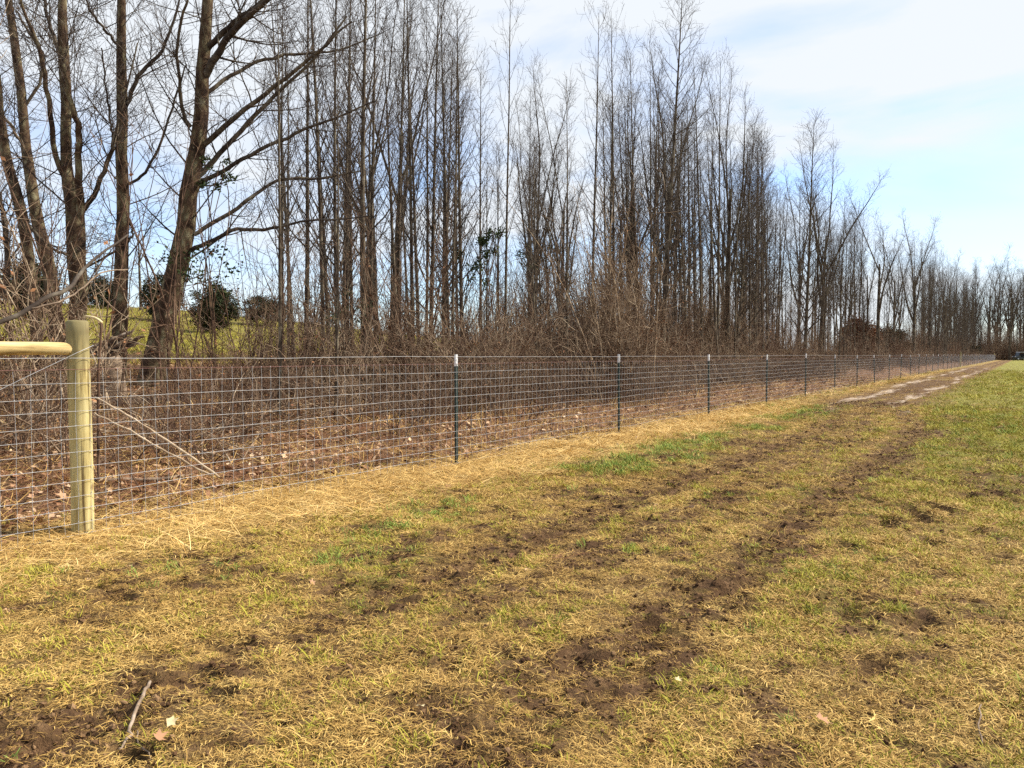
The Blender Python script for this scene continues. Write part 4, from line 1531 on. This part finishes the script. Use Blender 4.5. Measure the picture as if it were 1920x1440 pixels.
vine(918, 448, 5.6, (0.42, 0.42, 0.55), 620, 'clump of green vine leaves high in the thicket right of first steel post', 11)
vine(898, 505, 6.0, (0.7, 0.5, 0.6), 420, 'loose green vine leaves in the thicket above the first steel post', 13)
vine(398, 322, 7.5, (0.45, 0.35, 0.4), 260, 'tuft of green vine leaves on the leaning trunk', 15)
vine(372, 525, 7.8, (1.1, 0.7, 0.8), 520, 'straggling green vine leaves low beside the leaning trunk', 17)
vine(655, 575, 7.0, (0.8, 0.6, 0.5), 300, 'sparse green leaves in the thicket left of first steel post', 19)
vine(1005, 480, 7.0, (0.7, 0.5, 0.6), 320, 'thin green leaves midway between first and second steel posts', 21)
vine(1375, 520, 6.0, (0.8, 0.6, 0.7), 260, 'brownish vine tangle above the third steel post', 23)


# ------------------------------------------------------------------ fallen wood
def ground_stick(name, pix, rad_px, material, label, cat, lift=0.02, k=7, ends=None, sub=4, jit=0.004):
    pts, rr = [], []
    for (a, b), w in zip(pix, rad_px):
        p = on_ground(a, b)
        z = float(gz(p[0], p[1], True)[0])
        pts.append([p[0], p[1], z + lift + 0.5 * w / F_PX * p[1]])
        rr.append(0.5 * w / F_PX * p[1])
    pts = np.array(pts)
    if ends is not None:
        pts[:, 2] += np.array(ends)
    c = pts[0].copy()
    V, F, T3 = tube_path(pts - c, rr, k, sub, jit)
    return add(name, mesh_from(name, V, F, T3), material, None, tuple(c), label, cat)


ground_stick('fallen_stick', [(282, 1268), (268, 1310), (250, 1350), (244, 1385), (224, 1408)], [6, 7, 7, 6, 4], M['dead_wood'], 'slim dead stick lying on the turf at lower left', 'stick', 0.012)
ground_stick('fallen_twig', [(1838, 1330), (1836, 1370), (1842, 1400)], [3, 3, 3], M['dead_wood'], 'short pale twig on the turf at lower right', 'twig', 0.015)
ground_stick('fallen_twig', [(258, 1370), (262, 1400), (290, 1425), (310, 1440)], [3, 3, 2, 2], M['dead_wood'], 'thin curly twig below the slim stick', 'twig', 0.01)
ground_stick('fallen_branch', [(175, 912), (230, 908), (300, 906), (360, 900)], [9, 8, 7, 5], M['dead_wood'], 'pale fallen branch lying in the leaves right of the wooden post', 'branch', 0.03)
ground_stick('fallen_log', [(190, 768), (250, 764), (330, 756)], [20, 19, 14], M['log'], 'dark log lying in the leaves right of the wooden post', 'log', 0.0, 10)
ground_stick('fallen_log', [(440, 760), (480, 758), (540, 762)], [18, 18, 12], M['log'], 'dark log in the leaves at the foot of the thin trees', 'log', 0.0, 10)
ground_stick('fallen_log', [(18, 795), (60, 786), (95, 780)], [15, 15, 12], M['dead_wood'], 'grey weathered log behind the fence left of the wooden post', 'log', 0.0, 10)


def leaning(name, pix, us_, rad_px, material, label, cat='branch', k=7):
    pts, rr = [], []
    for (a, b), u0, w in zip(pix, us_, rad_px):
        Y = px_depth(a, u0)
        p = at_depth(a, b, Y)
        pts.append(p)
        rr.append(0.5 * w / F_PX * Y)
    pts = np.array(pts)
    c = pts[0].copy()
    V, F, T3 = tube_path(pts - c, rr, k, 4, 0.004)
    return add(name, mesh_from(name, V, F, T3), material, None, tuple(c), label, cat)


leaning('fallen_branch', [(410, 893), (345, 848), (280, 805), (225, 770), (178, 745)], [0.25, 0.45, 0.7, 0.9, 1.1], [5, 5, 5, 4, 3], M['pole_wood'], 'upper of two straight pale poles slanting behind the fence')
leaning('fallen_branch', [(398, 893), (340, 862), (290, 835), (230, 800), (176, 775)], [0.3, 0.5, 0.7, 0.9, 1.1], [4, 4, 4, 4, 3], M['pole_wood'], 'lower of two straight pale poles slanting behind the fence')
leaning('fallen_branch', [(-20, 612), (40, 588), (92, 556), (130, 540), (150, 512), (185, 480), (240, 440)], [3.0, 3.0, 3.1, 3.2, 3.4, 3.6, 3.8], [9, 9, 8, 8, 7, 5, 3], M['limb'], 'crooked dark branch arching from the left edge over the rail')
leaning('fallen_branch', [(60, 578), (110, 566), (150, 545), (190, 512), (240, 505)], [2.6, 2.6, 2.7, 2.8, 3.0], [3, 3.5, 3, 3, 2], M['dead_wood'], 'thin pale branch crossing above the wooden post')
# snapped sapling behind the corner post: dark stem, pale split top
e = empty('snapped_sapling', tuple(at_depth(182, 800, 7.2)), 'snapped sapling with pale split top bent over behind the wooden post', 'sapling')
o_ = np.array(e.location)
P = np.array([at_depth(a, b, 7.2) for a, b in ((183, 800), (184, 730), (187, 660), (190, 625), (189, 606))]) - o_
P[0, 2] = float(gz(*o_[:2])[0]) - o_[2] - 0.05
V, F, T3 = tube_path(P, [0.014, 0.013, 0.013, 0.012, 0.012], 8, 4, 0.002)
add('stem', mesh_from('stem', V, F, T3), M['brush'], e)
P = np.array([at_depth(a, b, 7.2) for a, b in ((191, 605), (182, 598), (170, 594), (158, 592))]) - o_
V, F, T3 = tube_path(P, [0.012, 0.014, 0.012, 0.004], 6, 3, 0.001)
add('split_top', mesh_from('split_top', V, F, T3), M['pale_wood'], e, label='pale fresh split wood')

# broken stump with a rotten slab leaning on it
e = empty('broken_stump', tuple(on_ground(212, 745)), 'rotting broken stump with a dark splintered slab across it', 'stump')
o_ = np.array(e.location)
Y = o_[1]
V, F, T3 = tube_path(np.array([at_depth(a, b, Y) for a, b in ((212, 756), (211, 720), (208, 680), (206, 664))]) - o_, [0.26, 0.22, 0.20, 0.15], 14, 3, 0.008)
add('stump', mesh_from('stump', V, F, T3), M['dead_wood'], e)
A, B = at_depth(172, 668, Y - 0.3) - o_, at_depth(268, 626, Y - 0.3) - o_
ax = (B - A) / np.linalg.norm(B - A)
wv = np.cross(ax, np.array([0, 1.0, 0]))
r = np.random.default_rng(77)
for q in range(5):                                   # splintered layers of the slab
    n = 9
    w_ = np.linspace(0, 1, n)
    L0, L1_ = r.uniform(0, 0.15), r.uniform(0.7, 1.02)
    cen = A[None] + (B - A)[None] * (L0 + (L1_ - L0) * w_)[:, None] + wv[None] * (-0.12 + 0.06 * q) + r.normal(0, 0.008, (n, 3))
    th_ = 0.055 * (1 - 0.75 * w_ ** 3) * r.uniform(0.7, 1.3, n)
    V, F, T3 = tube_path(cen, th_, 5, 0)
    add('splinter', mesh_from('splinter', V, F, T3, False), M['log'] if q % 2 else M['dead_wood'], e)

# leaves near the camera
for (px, py, L, rz, lab) in ((322, 1372, 0.055, 0.4, 'small cream leaf standing up on the turf at lower left'), (300, 1402, 0.07, 1.2, 'curled tan leaf on the turf below the slim stick'),
                             (1222, 1402, 0.06, 2.2, 'tan lobed leaf near the bottom edge right of centre'), (1545, 1365, 0.075, 0.9, 'buff leaf in the green tuft at lower right'),
                             (1272, 1292, 0.04, 0.2, 'pale leaf lying beside a muddy patch right of centre'), (790, 1330, 0.05, 2.9, 'small pale leaf on the turf near the bottom centre')):
    p = on_ground(px, py)
    me = leaf_mesh(int(px), L, 'fallen_leaf', M['pale_wood'] if 'cream' in lab or 'pale' in lab else M['leaf'])
    me.attributes['shade'].data.foreach_set('value', np.full(len(me.vertices), 0.95, np.float32))
    o = add('fallen_leaf', me, None, None, (p[0], p[1], float(gz(p[0], p[1], True)[0]) + 0.035), lab, 'leaf')
    o.rotation_euler = (random.uniform(0.3, 0.8), random.uniform(-0.3, 0.3), rz)


# ------------------------------------------------------------------ utility vehicle parked by the far wood
ux, uy = at_depth(1914, 668, 178)[:2]
uv = empty('utility_vehicle', (ux, uy, float(gz(ux, uy)[0])), 'dark off-road utility vehicle parked in front of the far wood', 'vehicle')
uv.rotation_euler = (0, 0, R(8))


def prism(profile, w, y0=0.0):
    n = len(profile)
    V = [(x, y0 - w / 2, z) for x, z in profile] + [(x, y0 + w / 2, z) for x, z in profile]
    F4 = [(j, (j + 1) % n, n + (j + 1) % n, n + j) for j in range(n)]
    T3 = [(0, j + 1, j) for j in range(1, n - 1)] + [(n, n + j, n + j + 1) for j in range(1, n - 1)]
    return np.array(V, float), np.array(F4), np.array(T3)


V, F, T3 = prism([(-1.75, 0.45), (-1.78, 0.85), (-1.55, 1.02), (-0.62, 1.08), (-0.45, 0.72), (0.45, 0.72), (0.55, 1.02), (1.55, 1.02), (1.55, 0.55), (0.3, 0.38), (-1.0, 0.38)], 1.25)
add('body', mesh_from('body', V, F, T3, False), M['body'], uv)
V, F, T3 = prism([(-0.75, 1.88), (-0.6, 1.95), (0.62, 1.95), (0.72, 1.88)], 1.35)
add('roof', mesh_from('roof', V, F, T3, False), M['silver'], uv)
V, F, T3 = prism([(-0.95, 1.08), (-0.92, 1.08), (-0.68, 1.86), (-0.71, 1.86)], 1.18)
add('windshield', mesh_from('windshield', V, F, T3, False), M['glass'], uv)
for sy in (-0.6, 0.6):
    V, F, T3 = tube_path([(-0.98, sy, 1.0), (-0.7, sy, 1.87), (0.6, sy, 1.87), (0.62, sy, 0.95)], [0.035] * 4, 6)
    add('roll_bar', mesh_from('roll_bar', V, F, T3), M['black'], uv)
    V, F = box_vf(0.1, sy * 0.5, 0.98, 0.45, 0.5, 0.14)
    o = add('seat', mesh_from('seat', V, F, None, False), M['black'], uv)
    V, F = box_vf(0.34, sy * 0.5, 1.28, 0.12, 0.5, 0.55)
    add('backrest', mesh_from('backrest', V, F, None, False), M['black'], o)
    V, F = box_vf(-1.78, sy * 0.78, 0.86, 0.06, 0.22, 0.12)
    add('headlight', mesh_from('headlight', V, F, None, False), M['lamp_lens'], uv)
    for sx in (-1.25, 1.15):
        P = np.array([(sx, sy * 1.02 - 0.13, 0.36), (sx, sy * 1.02 - 0.11, 0.36), (sx, sy * 1.02 + 0.11, 0.36), (sx, sy * 1.02 + 0.13, 0.36)])
        V, F, T3 = tube_path(P, [0.31, 0.36, 0.36, 0.31], 20)
        w = add('wheel', mesh_from('wheel', V, F, T3), M['black'], uv)
        P = np.array([(sx, sy * 1.02 - 0.14, 0.36), (sx, sy * 1.02 + 0.14, 0.36)])
        V, F, T3 = tube_path(P, [0.18, 0.18], 14)
        add('rim', mesh_from('rim', V, F, T3), M['silver'], w)
